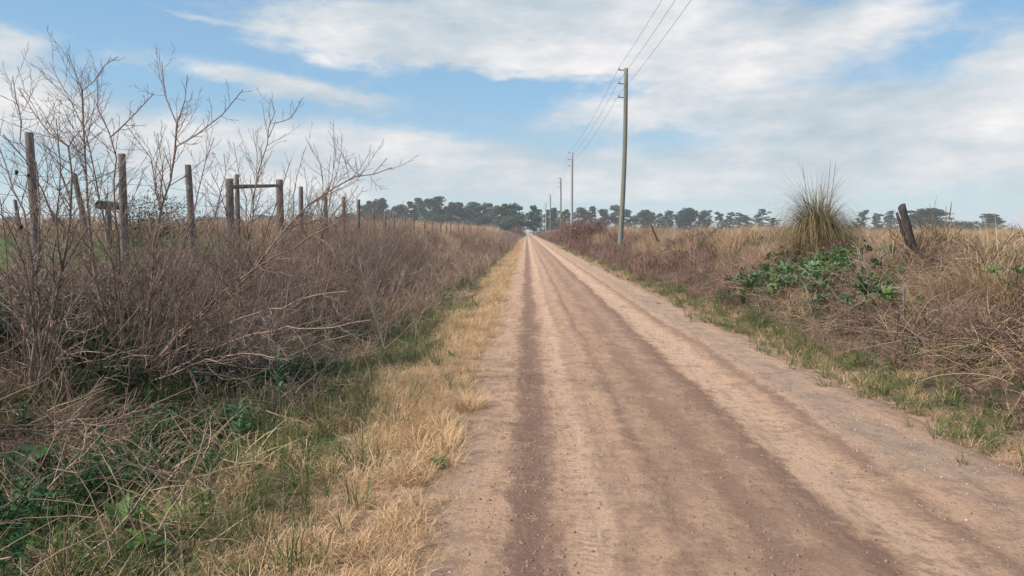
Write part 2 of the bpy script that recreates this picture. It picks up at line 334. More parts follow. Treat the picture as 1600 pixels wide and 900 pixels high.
# ------------------------------------------------------------------ plant geometry
def blades(n, r=.05, h=(.1, .2), w=.004, lean=(.1, .5), curl=(.3, 1.2), seg=4, g=rng, up=0.0, out_lean=True, tint=(0, 1), fold=0):
    a = g.uniform(0, 2 * np.pi, n); rr = r * np.sqrt(g.random(n))
    ba = a + (g.normal(0, .7, n) if out_lean else g.uniform(0, 6.28, n))
    base = np.stack([rr * np.cos(a), rr * np.sin(a), np.full(n, up)], 1)
    L = g.uniform(*h, n); th = g.uniform(*lean, n); cu = g.uniform(*curl, n)
    ww = w * g.uniform(.7, 1.3, n); az_ = ba.copy(); dz = g.normal(0, .35, n)
    P = [base]; cur = base
    for s in range(seg):
        tt = th + cu * ((s + .5) / seg) ** 1.5; aa = az_ + dz * s / seg
        d = np.stack([np.sin(tt) * np.cos(aa), np.sin(tt) * np.sin(aa), np.cos(tt)], 1)
        cur = cur + d * (L / seg)[:, None]; P.append(cur)
    P = np.stack(P, 1)
    tw = g.uniform(-.7, .7, n)
    side = np.stack([-np.sin(az_ + tw), np.cos(az_ + tw), np.zeros(n)], 1)
    prof = np.array([.7, 1.0, .95, .75, .5, .3, .2, .15, .1])[:seg + 1] if seg < 8 else np.linspace(1, .1, seg + 1)
    prof = np.interp(np.linspace(0, 1, seg + 1), [0, .25, .6, 1], [.7, 1, .8, .08])
    off = side[:, None, :] * (ww[:, None] * prof[None])[:, :, None] * .5
    V = np.stack([P - off, P + off], 2).reshape(-1, 3)
    i0 = (np.arange(n)[:, None] * (seg + 1) * 2 + np.arange(seg)[None] * 2).ravel()
    Fq = np.stack([i0, i0 + 1, i0 + 3, i0 + 2], 1)
    T = np.repeat(g.uniform(*tint, n), (seg + 1) * 2)
    return V, Fq, T
def merge(parts):
    Vs, Fs, Ts, Ms = [], [], [], []; o = 0
    for i, p in enumerate(parts):
        V, Fq, T = p[:3]; mi = p[3] if len(p) > 3 else 0
        Vs.append(V); Fs.append(Fq + o); Ts.append(T); Ms.append(np.full(len(Fq), mi)); o += len(V)
    return np.concatenate(Vs), np.concatenate(Fs), np.concatenate(Ts), np.concatenate(Ms)
def tubes(lines, sides=3, tint=None):
    """lines: list of (points (n,3), radii (n,)) -> quads, vectorised per length"""
    parts = []; by = {}
    if not lines: return np.zeros((0, 3)), np.zeros((0, 4), int), np.zeros(0)
    for ln in lines: by.setdefault(len(ln[0]), []).append(ln)
    for n, ls in by.items():
        Pn = np.array([l[0] for l in ls], float); Rn = np.array([l[1] for l in ls], float); k = len(ls)
        T = np.gradient(Pn, axis=1); T /= np.linalg.norm(T, axis=2, keepdims=True) + 1e-9
        ref = np.where(np.abs(T[..., 2:3]) > .8, np.array([1., .1, 0]), np.array([0., .1, 1.]))
        A = np.cross(T, ref); A /= np.linalg.norm(A, axis=2, keepdims=True) + 1e-9; B = np.cross(T, A)
        ang = np.arange(sides) * 2 * np.pi / sides
        V = Pn[:, :, None] + Rn[:, :, None, None] * (A[:, :, None] * np.cos(ang)[None, None, :, None] + B[:, :, None] * np.sin(ang)[None, None, :, None])
        V = V.reshape(-1, 3)
        b0 = (np.arange(k)[:, None, None] * n * sides + np.arange(n - 1)[None, :, None] * sides)
        j = np.arange(sides)[None, None]; j2 = (j + 1) % sides
        Fq = np.stack([b0 + j, b0 + j2, b0 + sides + j2, b0 + sides + j], -1).reshape(-1, 4)
        tn = rng.random(k) if tint is None else rng.uniform(*tint, k)
        parts.append((V, Fq, np.repeat(tn, n * sides)))
    return merge(parts)[:3]
def nrm(v): return v / (math.sqrt(v[0] ** 2 + v[1] ** 2 + v[2] ** 2) + 1e-9)
def spawn(out, pts, rad, lvl, g, gap=.14, ratio=(.3, .65), ang=(.5, 1.0), t0=.15, up=.10, wob=.14, rmin=.0011, dens=1.0):
    pts = np.asarray(pts); seg = np.linalg.norm(np.diff(pts, axis=0), axis=1); cum = np.concatenate([[0], np.cumsum(seg)]); L = cum[-1]
    s = L * t0 + g.uniform(0, gap)
    while s < L * .97:
        i = min(np.searchsorted(cum, s) - 1, len(seg) - 1); i = max(i, 0); f = (s - cum[i]) / (seg[i] + 1e-9)
        p = pts[i] * (1 - f) + pts[i + 1] * f; d = nrm(pts[i + 1] - pts[i]); r0 = rad[i] * (1 - f) + rad[i + 1] * f
        q = nrm(np.cross(d, np.array([g.gauss(0, 1), g.gauss(0, 1), g.gauss(0, 1)]))); a = g.uniform(*ang)
        dd = nrm(d * math.cos(a) + q * math.sin(a))
        ln = max(.05, min(L * g.uniform(*ratio) * (1.15 - .75 * s / L), .95))
        branch(out, p, dd, ln, max(r0 * .62, rmin), lvl - 1, g, gap, ratio, ang, up, wob, rmin)
        s += gap * g.uniform(.5, 1.6)
def branch(out, p, d, L, r0, lvl, g, gap=.14, ratio=(.3, .65), ang=(.5, 1.0), up=.10, wob=.14, rmin=.0011):
    n = 3 if L < .14 else (4 if L < .3 else 6 if L < .7 else 9)
    pts = [p]; dd = d
    for i in range(n - 1):
        dd = nrm(dd + np.array([g.gauss(0, wob), g.gauss(0, wob), g.gauss(0, wob) + up])); pts.append(pts[-1] + dd * L / (n - 1))
    rad = np.linspace(r0, max(rmin * .8, r0 * .25), n)
    out.append((np.array(pts), rad))
    if lvl > 0: spawn(out, pts, rad, lvl, g, gap * .8, ratio, ang, .15, up, wob, rmin)
def shrub_lines(g, stems=8, Hh=1.5, spread=.5, r0=.01, lvl=2, gap=.14, up=.06, wob=.12, rmin=.0011, base=.08):
    out = []
    for i in range(stems):
        a = g.uniform(0, 6.28); ti = abs(g.gauss(0, spread)); L = Hh * g.uniform(.6, 1.1)
        d = np.array([math.sin(ti) * math.cos(a), math.sin(ti) * math.sin(a), math.cos(ti)])
        p = np.array([g.gauss(0, base), g.gauss(0, base), -.06])
        n = 9; pts = [p]; dd = d
        for k in range(n - 1):
            dd = nrm(dd + np.array([g.gauss(0, wob), g.gauss(0, wob), g.gauss(0, wob * .6) + up])); pts.append(pts[-1] + dd * L / (n - 1))
        rad = np.linspace(r0 * g.uniform(.7, 1.1), rmin * 1.3, n); out.append((np.array(pts), rad))
        spawn(out, pts, rad, lvl, g, gap, (.25, .55), (.4, .95), .18, up, wob, rmin)
    return out
def leaf(L=.1, W=.04, droop=.6, pitch=.7, azi=0, base=(0, 0, 0), fold=.25, seg=5, wavy=0.0, g=rnd):
    """one blade of leaf folded along its midrib"""
    prof = [.15, .7, 1.0, .95, .6, .04] if seg == 5 else [.2, 1, .75, .05]
    p = np.array(base, float); a = pitch; V = []
    ca, sa = math.cos(azi), math.sin(azi)
    for i in range(seg + 1):
        wd = W * prof[i] * .5; up_ = np.array([-math.sin(a) * 0, 0, 1.0])
        side = np.array([-sa, ca, 0]); lift = np.array([0, 0, fold * wd + (g.uniform(-1, 1) * wavy * wd)])
        V += [p - side * wd + lift, p, p + side * wd + lift]
        d = np.array([ca * math.cos(a), sa * math.cos(a), math.sin(a)]); p = p + d * L / seg; a -= droop / seg * 1.3
    Fq = []
    for i in range(seg):
        o = i * 3; Fq += [(o, o + 1, o + 4, o + 3), (o + 1, o + 2, o + 5, o + 4)]
    return np.array(V), np.array(Fq), np.full(len(V), g.random())
def rosette(n=12, L=(.15, .3), W=.07, pitch=(.2, 1.1), g=rnd, wavy=.3):
    return merge([leaf(g.uniform(*L), W * g.uniform(.7, 1.2), g.uniform(.4, 1.3), g.uniform(*pitch), g.uniform(0, 6.28),
                       (g.gauss(0, .02), g.gauss(0, .02), 0), .3, 5, wavy, g) for _ in range(n)])[:3]
def leafy(n_st=7, Hh=.35, L=.05, W=.025, g=rnd, per=.03, spread=.5, droop=.5):
    """stems set with many small leaves"""
    ls, st = [], []
    for i in range(n_st):
        a = g.uniform(0, 6.28); ti = abs(g.gauss(0, spread)); hh = Hh * g.uniform(.6, 1.1)
        dd = np.array([math.sin(ti) * math.cos(a), math.sin(ti) * math.sin(a), math.cos(ti)]); p = np.array([g.gauss(0, .05), g.gauss(0, .05), 0]); pts = [p]
        for k in range(5):
            dd = nrm(dd + np.array([g.gauss(0, .15), g.gauss(0, .15), .03])); pts.append(pts[-1] + dd * hh / 5)
        st.append((np.array(pts), np.linspace(.003, .001, 6)))
        m = int(hh / per)
        for k in range(m):
            f = (k + 1) / m * 5; i0 = min(int(f), 4); q = pts[i0] + (pts[i0 + 1] - pts[i0]) * (f - i0)
            ls.append(leaf(L * g.uniform(.6, 1.2), W * g.uniform(.8, 1.2), g.uniform(.2, droop + .4), g.uniform(-.1, .9), g.uniform(0, 6.28), q, .25, 3, 0, g))
    return merge(ls + [tubes(st)])[:3]
def xf(p, loc=(0, 0, 0), rot=(0, 0, 0), sc=1.0):
    Mx = np.array(Euler(rot).to_matrix()); return (p[0] * sc) @ Mx.T + np.array(loc), p[1], p[2]
def stone_geo(g, n=1):
    base = np.array([(x, y, z) for x in (-1, 0, 1) for y in (-1, 0, 1) for z in (-1, 0, 1) if (x or y or z)], float)
    import bmesh
    bm = bmesh.new(); bmesh.ops.create_icosphere(bm, subdivisions=1, radius=1)
    V = np.array([v.co[:] for v in bm.verts]); Fc = np.array([[v.index for v in f.verts] for f in bm.faces]); bm.free()
    V = V * (1 + np.array([g.gauss(0, .16) for _ in V])[:, None]) * np.array([1, g.uniform(.6, .95), g.uniform(.4, .7)])
    return V, Fc, np.full(len(V), g.random())

# ------------------------------------------------------------------ scatter ("stuff") with geometry nodes
def proto_collection(name, meshes):
    c_ = bpy.data.collections.new(name)
    for i, me in enumerate(meshes):
        o = bpy.data.objects.new('%s_%02d' % (name, i), me); c_.objects.link(o)
    return c_
def gn_tree(coll):
    ng = bpy.data.node_groups.new('scatter_' + coll.name, 'GeometryNodeTree')
    ng.interface.new_socket('Geometry', in_out='INPUT', socket_type='NodeSocketGeometry'); ng.interface.new_socket('Geometry', in_out='OUTPUT', socket_type='NodeSocketGeometry')
    N, Lk = ng.nodes, ng.links
    gi = N.new('NodeGroupInput'); go = N.new('NodeGroupOutput'); ip = N.new('GeometryNodeInstanceOnPoints'); ci = N.new('GeometryNodeCollectionInfo')
    ci.inputs['Collection'].default_value = coll; ci.inputs['Separate Children'].default_value = True; ci.inputs['Reset Children'].default_value = True
    def attr(nm, ty):
        a = N.new('GeometryNodeInputNamedAttribute'); a.data_type = ty; a.inputs['Name'].default_value = nm
        return [s for s in a.outputs if s.enabled][0]
    ip.inputs['Pick Instance'].default_value = True
    Lk.new(gi.outputs[0], ip.inputs['Points']); Lk.new(ci.outputs[0], ip.inputs['Instance'])
    Lk.new(attr('idx', 'INT'), ip.inputs['Instance Index'])
    Lk.new(attr('rot', 'FLOAT_VECTOR'), ip.inputs['Rotation']); Lk.new(attr('scl', 'FLOAT'), ip.inputs['Scale'])
    Lk.new(ip.outputs[0], go.inputs[0]); return ng
def scatter(name, coll, pts, scale, label, cat, tilt=.12, kind='stuff'):
    n = len(pts); me = bpy.data.meshes.new(name); me.vertices.add(n); me.vertices.foreach_set('co', np.asarray(pts, np.float32).ravel())
    a = me.attributes.new('idx', 'INT', 'POINT'); a.data.foreach_set('value', rng.integers(0, len(coll.objects), n).astype(np.int32))
    rot = np.stack([rng.normal(0, tilt, n), rng.normal(0, tilt, n), rng.uniform(0, 6.283, n)], 1).astype(np.float32)
    a = me.attributes.new('rot', 'FLOAT_VECTOR', 'POINT'); a.data.foreach_set('vector', rot.ravel())
    a = me.attributes.new('scl', 'FLOAT', 'POINT'); a.data.foreach_set('value', np.asarray(scale, np.float32))
    o = link(name, me); md = o.modifiers.new('scatter', 'NODES'); md.node_group = gn_tree(coll)
    tag(o, label, cat, kind=kind); return o
def area(x0, x1, y0, y1, dens, prob=None, zoff=0.0):
    n = int((x1 - x0) * (y1 - y0) * dens); x = rng.uniform(x0, x1, n); y = rng.uniform(y0, y1, n)
    if prob is not None:
        k = rng.random(n) < prob(x, y); x, y = x[k], y[k]
    return np.stack([x, y, H(x, y) + zoff], 1)
def strips(specs, prob=None):
    return np.concatenate([area(*s, prob=prob) for s in specs])
def sc_of(P, a, b, far=0.0, mod=0.0, ms=.35):
    v = np.clip(fbm(P[:, 0] + 11, P[:, 1] + 5, ms, 3) * 2.4 + .5, 0, 1)
    return rng.uniform(a, b, len(P)) * (1 + far * np.clip(P[:, 1] / 100, 0, 2)) * (1 - mod + 2 * mod * v)
def bump01(x, a, b, s=.3):
    return 1 / (1 + np.exp(-(x - a) / s)) * 1 / (1 + np.exp((x - b) / s))
def patchy(s, lo, hi, off=0): return lambda x, y: np.clip((fbm(x + off, y, s, 3) + .5 - lo) / (hi - lo), 0, 1)

def lowl(P): return np.where((P[:, 0] < -4.3) & (P[:, 1] < 14) | (P[:, 0] < -.42 * P[:, 1] + .2) & (P[:, 1] < 18), .38, 1.0)   # the brush is thin where the pasture shows over the bank
G1 = random.Random(5)
def protos(name, k, fn, mats): return proto_collection(name, [(lambda q: mk_mesh(name, q[0], q[1], q[2], mats))(fn()) for _ in range(k)])
c_straw = protos('straw_tuft', 6, lambda: merge([blades(26, .06, (.08, .22), .0035, (.1, .9), (.5, 2.6), 5), blades(10, .07, (.05, .16), .003, (.9, 1.6), (-.3, .6), 3)])[:3], [M['straw']])
c_green = protos('grass_tuft', 6, lambda: blades(24, .05, (.08, .24), .0055, (.05, .8), (.3, 1.5), 5), [M['green']])
c_tallg = protos('tall_grass_tuft', 5, lambda: blades(26, .07, (.2, .5), .007, (.05, .7), (.3, 1.9), 6), [M['green']])
c_field = protos('field_grass_tuft', 5, lambda: blades(26, .12, (.05, .15), .007, (.1, 1.0), (.2, 1.2), 3), [M['field']])
c_hay = protos('hay_tuft', 6, lambda: merge([blades(34, .12, (.3, .8), .008, (.05, .7), (.3, 2.2), 6), blades(12, .14, (.2, .5), .007, (.8, 1.5), (0, .8), 4)])[:3], [M['hay']])
c_hayf = protos('hay_tuft_far', 6, lambda: merge([blades(60, .28, (.3, .8), .010, (.0, .5), (.1, 1.4), 4)])[:3], [M['hayfar']])
c_droop = protos('drooping_tussock', 6, lambda: blades(150, .16, (.35, .85), .0095, (.1, .8), (.9, 2.6), 6), [M['hay']])
c_mat = protos('thatch', 6, lambda: merge([blades(26, .22, (.25, .8), .0095, (.7, 1.55), (.0, 1.1), 5, out_lean=False, up=.06)])[:3], [M['hay']])
def weed_geo(Hh, stems, spread, gap=.09, r_=.0035, rm_=.0011):
    return tubes(shrub_lines(G1, stems, Hh, spread, r_, 1, gap, .05, .10, rm_, .10))
c_weed = protos('weed', 7, lambda: weed_geo(.62, 13, .45, .10, .004, .0016), [M['weed']])
c_weedr = protos('weed_red', 7, lambda: weed_geo(.62, 14, .45, .10, .004, .0016), [M['weedred']])
c_weedf = protos('weed_far', 7, lambda: weed_geo(.75, 9, .5, .16, .008, .005), [M['weed']])
c_weedrf = protos('weed_red_far', 7, lambda: weed_geo(.75, 10, .5, .16, .008, .005), [M['weedred']])
c_thick = protos('thicket', 7, lambda: tubes(shrub_lines(G1, 8, 1.15, .55, .006, 2, .15, .04, .14, .0019, .14)), [M['twig']])
c_thickp = protos('thicket_pale', 5, lambda: tubes(shrub_lines(G1, 7, 1.0, .65, .008, 2, .20, .0, .15, .0033, .14)), [M['paletwig']])
def lying():
    ls = []
    for _ in range(14):
        a = G1.uniform(0, 6.28); p = np.array([G1.gauss(0, .15), G1.gauss(0, .15), G1.uniform(.0, .22)]); e = G1.gauss(.12, .3)
        branch(ls, p, np.array([math.cos(a) * math.cos(e), math.sin(a) * math.cos(e), math.sin(e)]), G1.uniform(.3, .85), G1.uniform(.003, .0065), 1, G1, .25, up=-.04, wob=.14, rmin=.0022)
    return tubes(ls)
c_lying = protos('fallen_stems', 6, lying, [M['weed']])
c_canes = protos('pale_canes', 5, lambda: tubes([(p_, r_ * 1.0) for p_, r_ in (lambda o_: ([branch(o_, np.array([G1.gauss(0, .2), G1.gauss(0, .2), .02]), nrm(np.array([G1.gauss(0, 1), G1.gauss(0, 1), G1.uniform(.3, 1.2)])), G1.uniform(.5, 1.0), .0065, 0, G1, up=-.14, wob=.10, rmin=.004) for _ in range(9)], o_)[1])([])]), [M['hay']])
c_dleaf = protos('dark_leafy', 5, lambda: leafy(9, .34, .055, .02, G1, .02, .55), [M['dleaf']])
c_bleaf = protos('leafy', 4, lambda: leafy(7, .26, .06, .026, G1, .025, .6), [M['bleaf']])
c_ros = protos('leaf_rosette', 7, lambda: rosette(13, (.09, .2), .036, (.2, 1.2), G1, .6), [M['bleaf']])
c_sros = protos('silver_rosette', 4, lambda: merge([rosette(12, (.14, .30), .055, (.3, 1.2), G1, .5), xf(rosette(8, (.08, .16), .04, (.6, 1.3), G1, .5), (.05, .02, .06))])[:3], [M['sleaf']])
c_stone = protos('pebble', 6, lambda: stone_geo(G1), [M['stone']])
c_clod = protos('clod', 5, lambda: stone_geo(G1), [M['clod']])

# --- left verge: bleached straw-coloured grass
def edgeprob(x, y):
    wl = -1.42 + .5 * fbm(x * 0 + 3, y, .7, 4) * 2
    l, _ = road_edge(y)
    return bump01(x, wl, l - .09 + .05 * np.clip(20 - y, 0, 20) * 0, .06) * np.clip(.6 + 2.4 * (fbm(x, y, 1.2, 3) + .18), .12, 1)
P = strips([(-2.2, -.2, 1.5, 7, 230), (-2.2, -.2, 7, 14, 170), (-2.2, -.2, 14, 30, 85), (-2.2, -.2, 30, 70, 45), (-2.2, -.2, 70, 160, 20)], edgeprob)
scatter('straw_grass', c_straw, P, sc_of(P, .5, 1.15, .8, .3, 1.1), 'bleached straw coloured grass edging the left side of the dirt road', 'dry grass', .2)
# thin creeping straw towards the bare earth
P = strips([(-1.05, -.1, 1.5, 9, 110), (-1.05, -.1, 9, 30, 40)], lambda x, y: bump01(x, -1.0, -.42, .12))
scatter('sparse_straw_litter', c_straw, P, sc_of(P, .18, .5), 'short sparse straw bits thinning out onto the bare left road edge', 'dry grass', .5)
P = strips([(-3.0, -1.0, 1.5, 9, 60)], lambda x, y: bump01(x, -2.7, -1.2, .25))
scatter('mixed_straw_litter', c_straw, P, sc_of(P, .5, 1.2), 'loose straw thinning into the green grass of the left ditch', 'dry grass', .5)
# --- green grass left
P = strips([(-4.6, -1.0, 1.5, 8, 46), (-6.2, -1.0, 8, 16, 34), (-5.2, -1.2, 16, 40, 9)], lambda x, y: bump01(x, -5.9 + 2.0 * (y < 6), -1.45, .3) * np.clip(.5 + 2.2 * (fbm(x + 7, y, .8, 3) + .25), .4, 1))
scatter('green_ditch_grass', c_tallg, P, sc_of(P, .35, .85), 'green grass growing thickly in the left roadside ditch', 'grass', .3)
P = strips([(-1.8, -.75, 1.5, 10, 10), (-1.7, -.6, 10, 40, 5)], patchy(.9, .5, .62, 20))
scatter('green_grass_tufts', c_green, P, sc_of(P, .6, 1.2), 'small green grass tufts poking through the straw along the left verge', 'grass', .25)
P = strips([(-5.8, -1.8, 2, 9.5, 75), (-6.2, -2.0, 9.5, 16, 30), (-5.8, -2.0, 16, 30, 7)], lambda x, y: bump01(x, -5.6, -2.3, .25) * np.clip(3.6 * (fbm(x + 31, y, .7, 3) + .12), .03, 1))
scatter('dark_green_undergrowth', c_dleaf, P, sc_of(P, .6, 1.15), 'dark green small leaved undergrowth beneath the bare bushes on the left', 'undergrowth', .3)
P = strips([(-5.0, -1.8, 2, 9, 14), (-5.5, -2.0, 9, 28, 3.0)], patchy(.7, .40, .56, 90))
scatter('broad_leaved_weeds', c_ros, P, sc_of(P, .5, 1.2), 'bright green broad leaved weeds scattered through the left ditch', 'weeds', .2)
P = strips([(-5.2, -1.2, 1.5, 9, 22), (-5.2, -1.4, 9, 20, 12)], lambda x, y: np.clip(.1 + 2 * (fbm(x + 271, y, .8, 3) + .25), .08, 1))
P = P[rng.random(len(P)) < .34]
scatter('ditch_straw', c_mat, P, sc_of(P, .35, .8), 'dry straw stalks flopped among the green ditch plants on the left', 'dry grass', .35)
# --- dead weeds
wl_ = lambda x, y: bump01(x, -9, -2.0 + .5 * fbm(x * 0, y, .3, 2) + .45 * np.clip(y / 60, 0, 1), .12) * np.clip((y - 5) / 5, .2, 1) * np.clip(.15 + 2.2 * (fbm(x + 71, y, .55, 3) + .32), .1, 1)
P = strips([(-6.4, -1.5, 6, 12, 2.0), (-6.4, -1.4, 12, 26, 3.4)], wl_)
scatter('dead_brown_weeds', c_weed, P, sc_of(P, .6, 1.2, 0, .45) * lowl(P), 'thicket of dead purple brown weed stems filling the near left roadside bank', 'dead weeds', .2)
P = strips([(-6.4, -1.4, 24, 70, 4.5), (-6.4, -1.4, 70, 260, 1.6)], wl_)
scatter('far_dead_weeds', c_weedf, P, sc_of(P, .6, 1.1, .3, .45, .2), 'dead brown weeds lining the left side of the road into the distance', 'dead weeds', .2)
P = strips([(-6.2, -2.7, 4.5, 9, .4), (-6.3, -2.5, 9, 20, .7), (-6.3, -2.3, 20, 50, .5)], lambda x, y: np.clip(.3 + 2 * (fbm(x + 171, y, .4, 3) + .3), .1, 1))
scatter('bare_twig_thicket', c_thick, P, sc_of(P, .6, 1.15, 0, .35) * lowl(P), 'dense thicket of thin bare twigs across the left bank below the fence', 'thicket', .25)
P = strips([(-6.0, -2.6, 5, 12, 1.0), (-6.2, -2.3, 12, 40, 1.2)])
scatter('pale_twig_thicket', c_thickp, P, sc_of(P, .5, 1.05, 0, .35) * lowl(P), 'paler pinkish dead twigs mixed through the left bank thicket', 'thicket', .3)
P = strips([(-6.2, -2.0, 2, 7, 4)], lambda x, y: bump01(x, -9, -3.0, .3))
scatter('dead_ditch_weeds', c_weed, P, sc_of(P, .5, .9), 'thin dead weed stems standing in the green ditch at lower left', 'dead weeds', .3)
P = strips([(-6.4, -1.9, 2, 9, 6), (-6.4, -1.9, 9, 18, 6)], lambda x, y: bump01(x, -9, -2.1, .2))
scatter('fallen_dead_stems', c_lying, P, sc_of(P, .6, 1.2), 'tangle of fallen dead stems lying over the left ditch', 'dead stems', .2)
P = strips([(-6.4, -2.2, 8, 20, 4), (-6.4, -2.0, 20, 45, 3)], lambda x, y: np.clip(3.0 * (fbm(x + 671, y, .45, 3) + .1), 0, 1))
scatter('straw_among_weeds', c_hay, P, sc_of(P, .5, 1.0), 'straw coloured grass patches among the dead weeds of the left bank', 'dry grass', .25)
# --- straw on the left bank top
P = strips([(-8.0, -3.6, 8, 14, 5), (-8.0, -3.6, 14, 20, 10), (-8.2, -3.2, 20, 45, 9), (-9, -3.2, 45, 110, 6), (-9, -3.2, 110, 300, 2)],
           lambda x, y: bump01(x, -7.4 - 1.5 * np.clip((y - 20) / 20, 0, 1), -4.6, .4) * np.clip(.25 + 1.5 * (fbm(x, y, .5, 3) + .4), .2, 1))
scatter('tall_dry_grass', c_hayf, P, sc_of(P, .5, .95, .15, .4) * np.where(P[:, 1] < 15, .5, 1), 'tall dry brown grass along the wire fence on the left bank', 'dry grass', .12)
# --- pasture and dry crop beyond the fence
P = strips([(-34, -7.0, 6, 26, 12), (-60, -7.5, 26, 46, 7)])
scatter('pasture_grass', c_field, P, sc_of(P, .8, 1.6, .8), 'short green pasture grass in the field behind the left fence', 'pasture')
P = strips([(-120, -8.5, 46, 60, 2.2), (-170, -8.5, 60, 120, 1.0), (-260, -8.5, 120, 260, .16)])
scatter('dry_crop', c_hayf, P, sc_of(P, 1.2, 2.0, .5), 'band of tall dry brown crop across the far side of the left pasture', 'dry crop', .08)
# scrub under the distant tree rows
c_scrub = protos('scrub', 5, lambda: merge([leaf(.9, .6, .4, G1.uniform(-.6, .9), G1.uniform(0, 6.28), (G1.gauss(0, 1.3), G1.gauss(0, 1.3), abs(G1.gauss(.9, .8))), .2, 3) for _ in range(110)])[:3], [M['tree']])
P = np.concatenate([strips([(-190, -6, 385, 415, .05), (8, 300, 395, 425, .028)]), strips([(-900, -300, 600, 700, .006)])])
scatter('far_scrub', c_scrub, P, sc_of(P, .7, 1.5, 0, .4, .05), 'dark low scrub beneath the rows of distant trees', 'scrub', .1)
# --- right side
P = strips([(2.9, 5.0, 3, 12, 62), (2.9, 4.6, 12, 26, 26), (2.9, 4.5, 26, 70, 10)],
           lambda x, y: bump01(x, 3.36 + .16 * fbm(x * 0 + 5, y, 1.2, 3) * 2, 4.25, .12) * np.clip(.3 + 2.2 * (fbm(x, y, 1.1, 3) + .2), .1, 1))
scatter('green_verge_grass', c_green, P, sc_of(P, .55, 1.15, .8), 'short green grass along the right edge of the dirt road', 'grass', .25)
P = strips([(2.9, 4.8, 3, 12, 60), (2.9, 4.8, 12, 26, 34), (2.9, 4.6, 26, 80, 14)],
           lambda x, y: bump01(x, 3.45 + .1 * fbm(x * 0 + 45, y, 1.2, 3), 4.3, .1) * np.clip(.4 + 2 * (fbm(x + 60, y, .9, 3) + .1), .05, 1))
scatter('dry_verge_grass', c_straw, P, sc_of(P, .5, 1.1, .8), 'short dry grass mixed along the right road edge', 'dry grass', .25)
wr_ = lambda x, y: bump01(x, 4.1 - .3 * np.clip((y - 12) / 20, 0, 1), 6.5, .16) * np.clip(.15 + 2.2 * (fbm(x + 15, y, .5, 3) + .3), .1, 1) * np.where(y > 13, 1, .8)
P = strips([(3.7, 7.0, 5, 12, 9), (3.6, 7.0, 12, 26, 8)], wr_)
scatter('dead_reddish_weeds', c_weedr, P, sc_of(P, .45, .95, .35, .45), 'dead reddish brown weeds covering the near slope right of the road', 'dead weeds', .25)
P = strips([(3.6, 7.2, 24, 70, 5), (3.5, 7.0, 70, 260, 1.8)], wr_)
scatter('far_reddish_weeds', c_weedrf, P, sc_of(P, .45, .9, .45, .5, .2), 'dead reddish brown weeds lining the right side of the road into the distance', 'dead weeds', .2)
P = strips([(4.4, 8.5, 5, 16, .8), (4.6, 8, 16, 45, .35)], lambda x, y: np.clip(.2 + 2.4 * (fbm(x + 371, y, .4, 3) + .2), .0, 1))
scatter('bank_twigs', c_thickp, P, sc_of(P, .35, .8, 0, .3), 'bare grey brown twigs sprawling on the right bank', 'thicket', .5)
P = strips([(4.5, 9, 4.5, 14, 1.6), (4.8, 9, 14, 30, .9)], lambda x, y: (.2 + .8 * bump01(x, 6.1, 12, .2)) * np.clip(.1 + 2.6 * (fbm(x + 571, y, .45, 3) + .2), 0, 1))
scatter('drooping_straw_tussocks', c_droop, P, sc_of(P, .45, .95), 'drooping straw tussocks slumped over the right bank', 'dry grass', .3)
P = strips([(3.9, 9, 4.5, 13, 10), (4.2, 9, 13, 22, 6)], lambda x, y: (.25 + .75 * bump01(x, 5.9, 12, .2)) * bump01(x, 4.35, 12, .15) * np.clip(.2 + 2.4 * (fbm(x + 2, y, .8, 3) + .2), .06, 1))
scatter('matted_dead_grass', c_mat, P, sc_of(P, .55, 1.1), 'matted dead grass collapsed over the near right bank', 'dead grass', .3)
P = strips([(4.0, 9, 4.5, 13, 8), (4.2, 8, 13, 24, 4)], lambda x, y: bump01(x, 4.3, 12, .15))
scatter('fallen_bank_stems', c_lying, P, sc_of(P, .5, 1.1), 'grey brown dead stems tangled across the right bank', 'dead stems', .3)
P = strips([(4.5, 9, 5, 13, 3.2), (4.6, 8, 13, 20, 1.6)])
scatter('pale_arching_stalks', c_canes, P, sc_of(P, .5, 1.05), 'pale arching dead grass stalks on the near right bank', 'dead stalks', .2)
P = strips([(5.6, 16, 6, 18, 6), (5.4, 26, 18, 40, 7), (5.2, 60, 40, 90, 2.2)], lambda x, y: bump01(x, 6.0 - .5 * np.clip(y / 30, 0, 1), 300, .3) * np.clip(.25 + 2.0 * (fbm(x + 5, y, .4, 3) + .25), .15, 1))
P1 = P[P[:, 1] < 17]; P2 = P[P[:, 1] >= 17]
scatter('dry_bank_grass', c_hay, P1, sc_of(P1, .45, .9, 0, .4), 'dry straw coloured grass on top of the near right bank', 'dry grass', .25)
Pc = strips([(6.0, 9.5, 9, 30, 1.0), (5.5, 12, 30, 110, .6)], lambda x, y: np.clip(3.2 * (fbm(x + 771, y, .3, 3) + .12), .05, 1))
scatter('high_straw_tufts', c_hay, Pc, sc_of(Pc, .9, 1.55, .5), 'taller straw tufts standing up along the crest of the right bank', 'dry grass', .2)
P2 = np.concatenate([P2, strips([(5, 220, 90, 300, .14)])])
scatter('dry_field_grass', c_hayf, P2, sc_of(P2, .4, .95, .5, .5, .22), 'dry pinkish brown grass of the field beyond the right bank', 'dry grass', .15)
P = strips([(4.5, 8.0, 5, 20, 1.6), (4.8, 9.0, 20, 60, .6), (5, 10, 60, 140, .3)], lambda x, y: np.clip(3 * (fbm(x + 471, y, .35, 3) + .12), 0, 1))
c_bram = protos('bramble', 5, lambda: tubes(shrub_lines(G1, 22, .8, .7, .008, 1, .10, -.05, .2, .004, .2)), [M['bramble']])
scatter('dark_bramble_tangle', c_bram, P, sc_of(P, .4, .95, .5, .4), 'dark bramble tangles breaking up the straw on the right bank', 'brambles', .5)
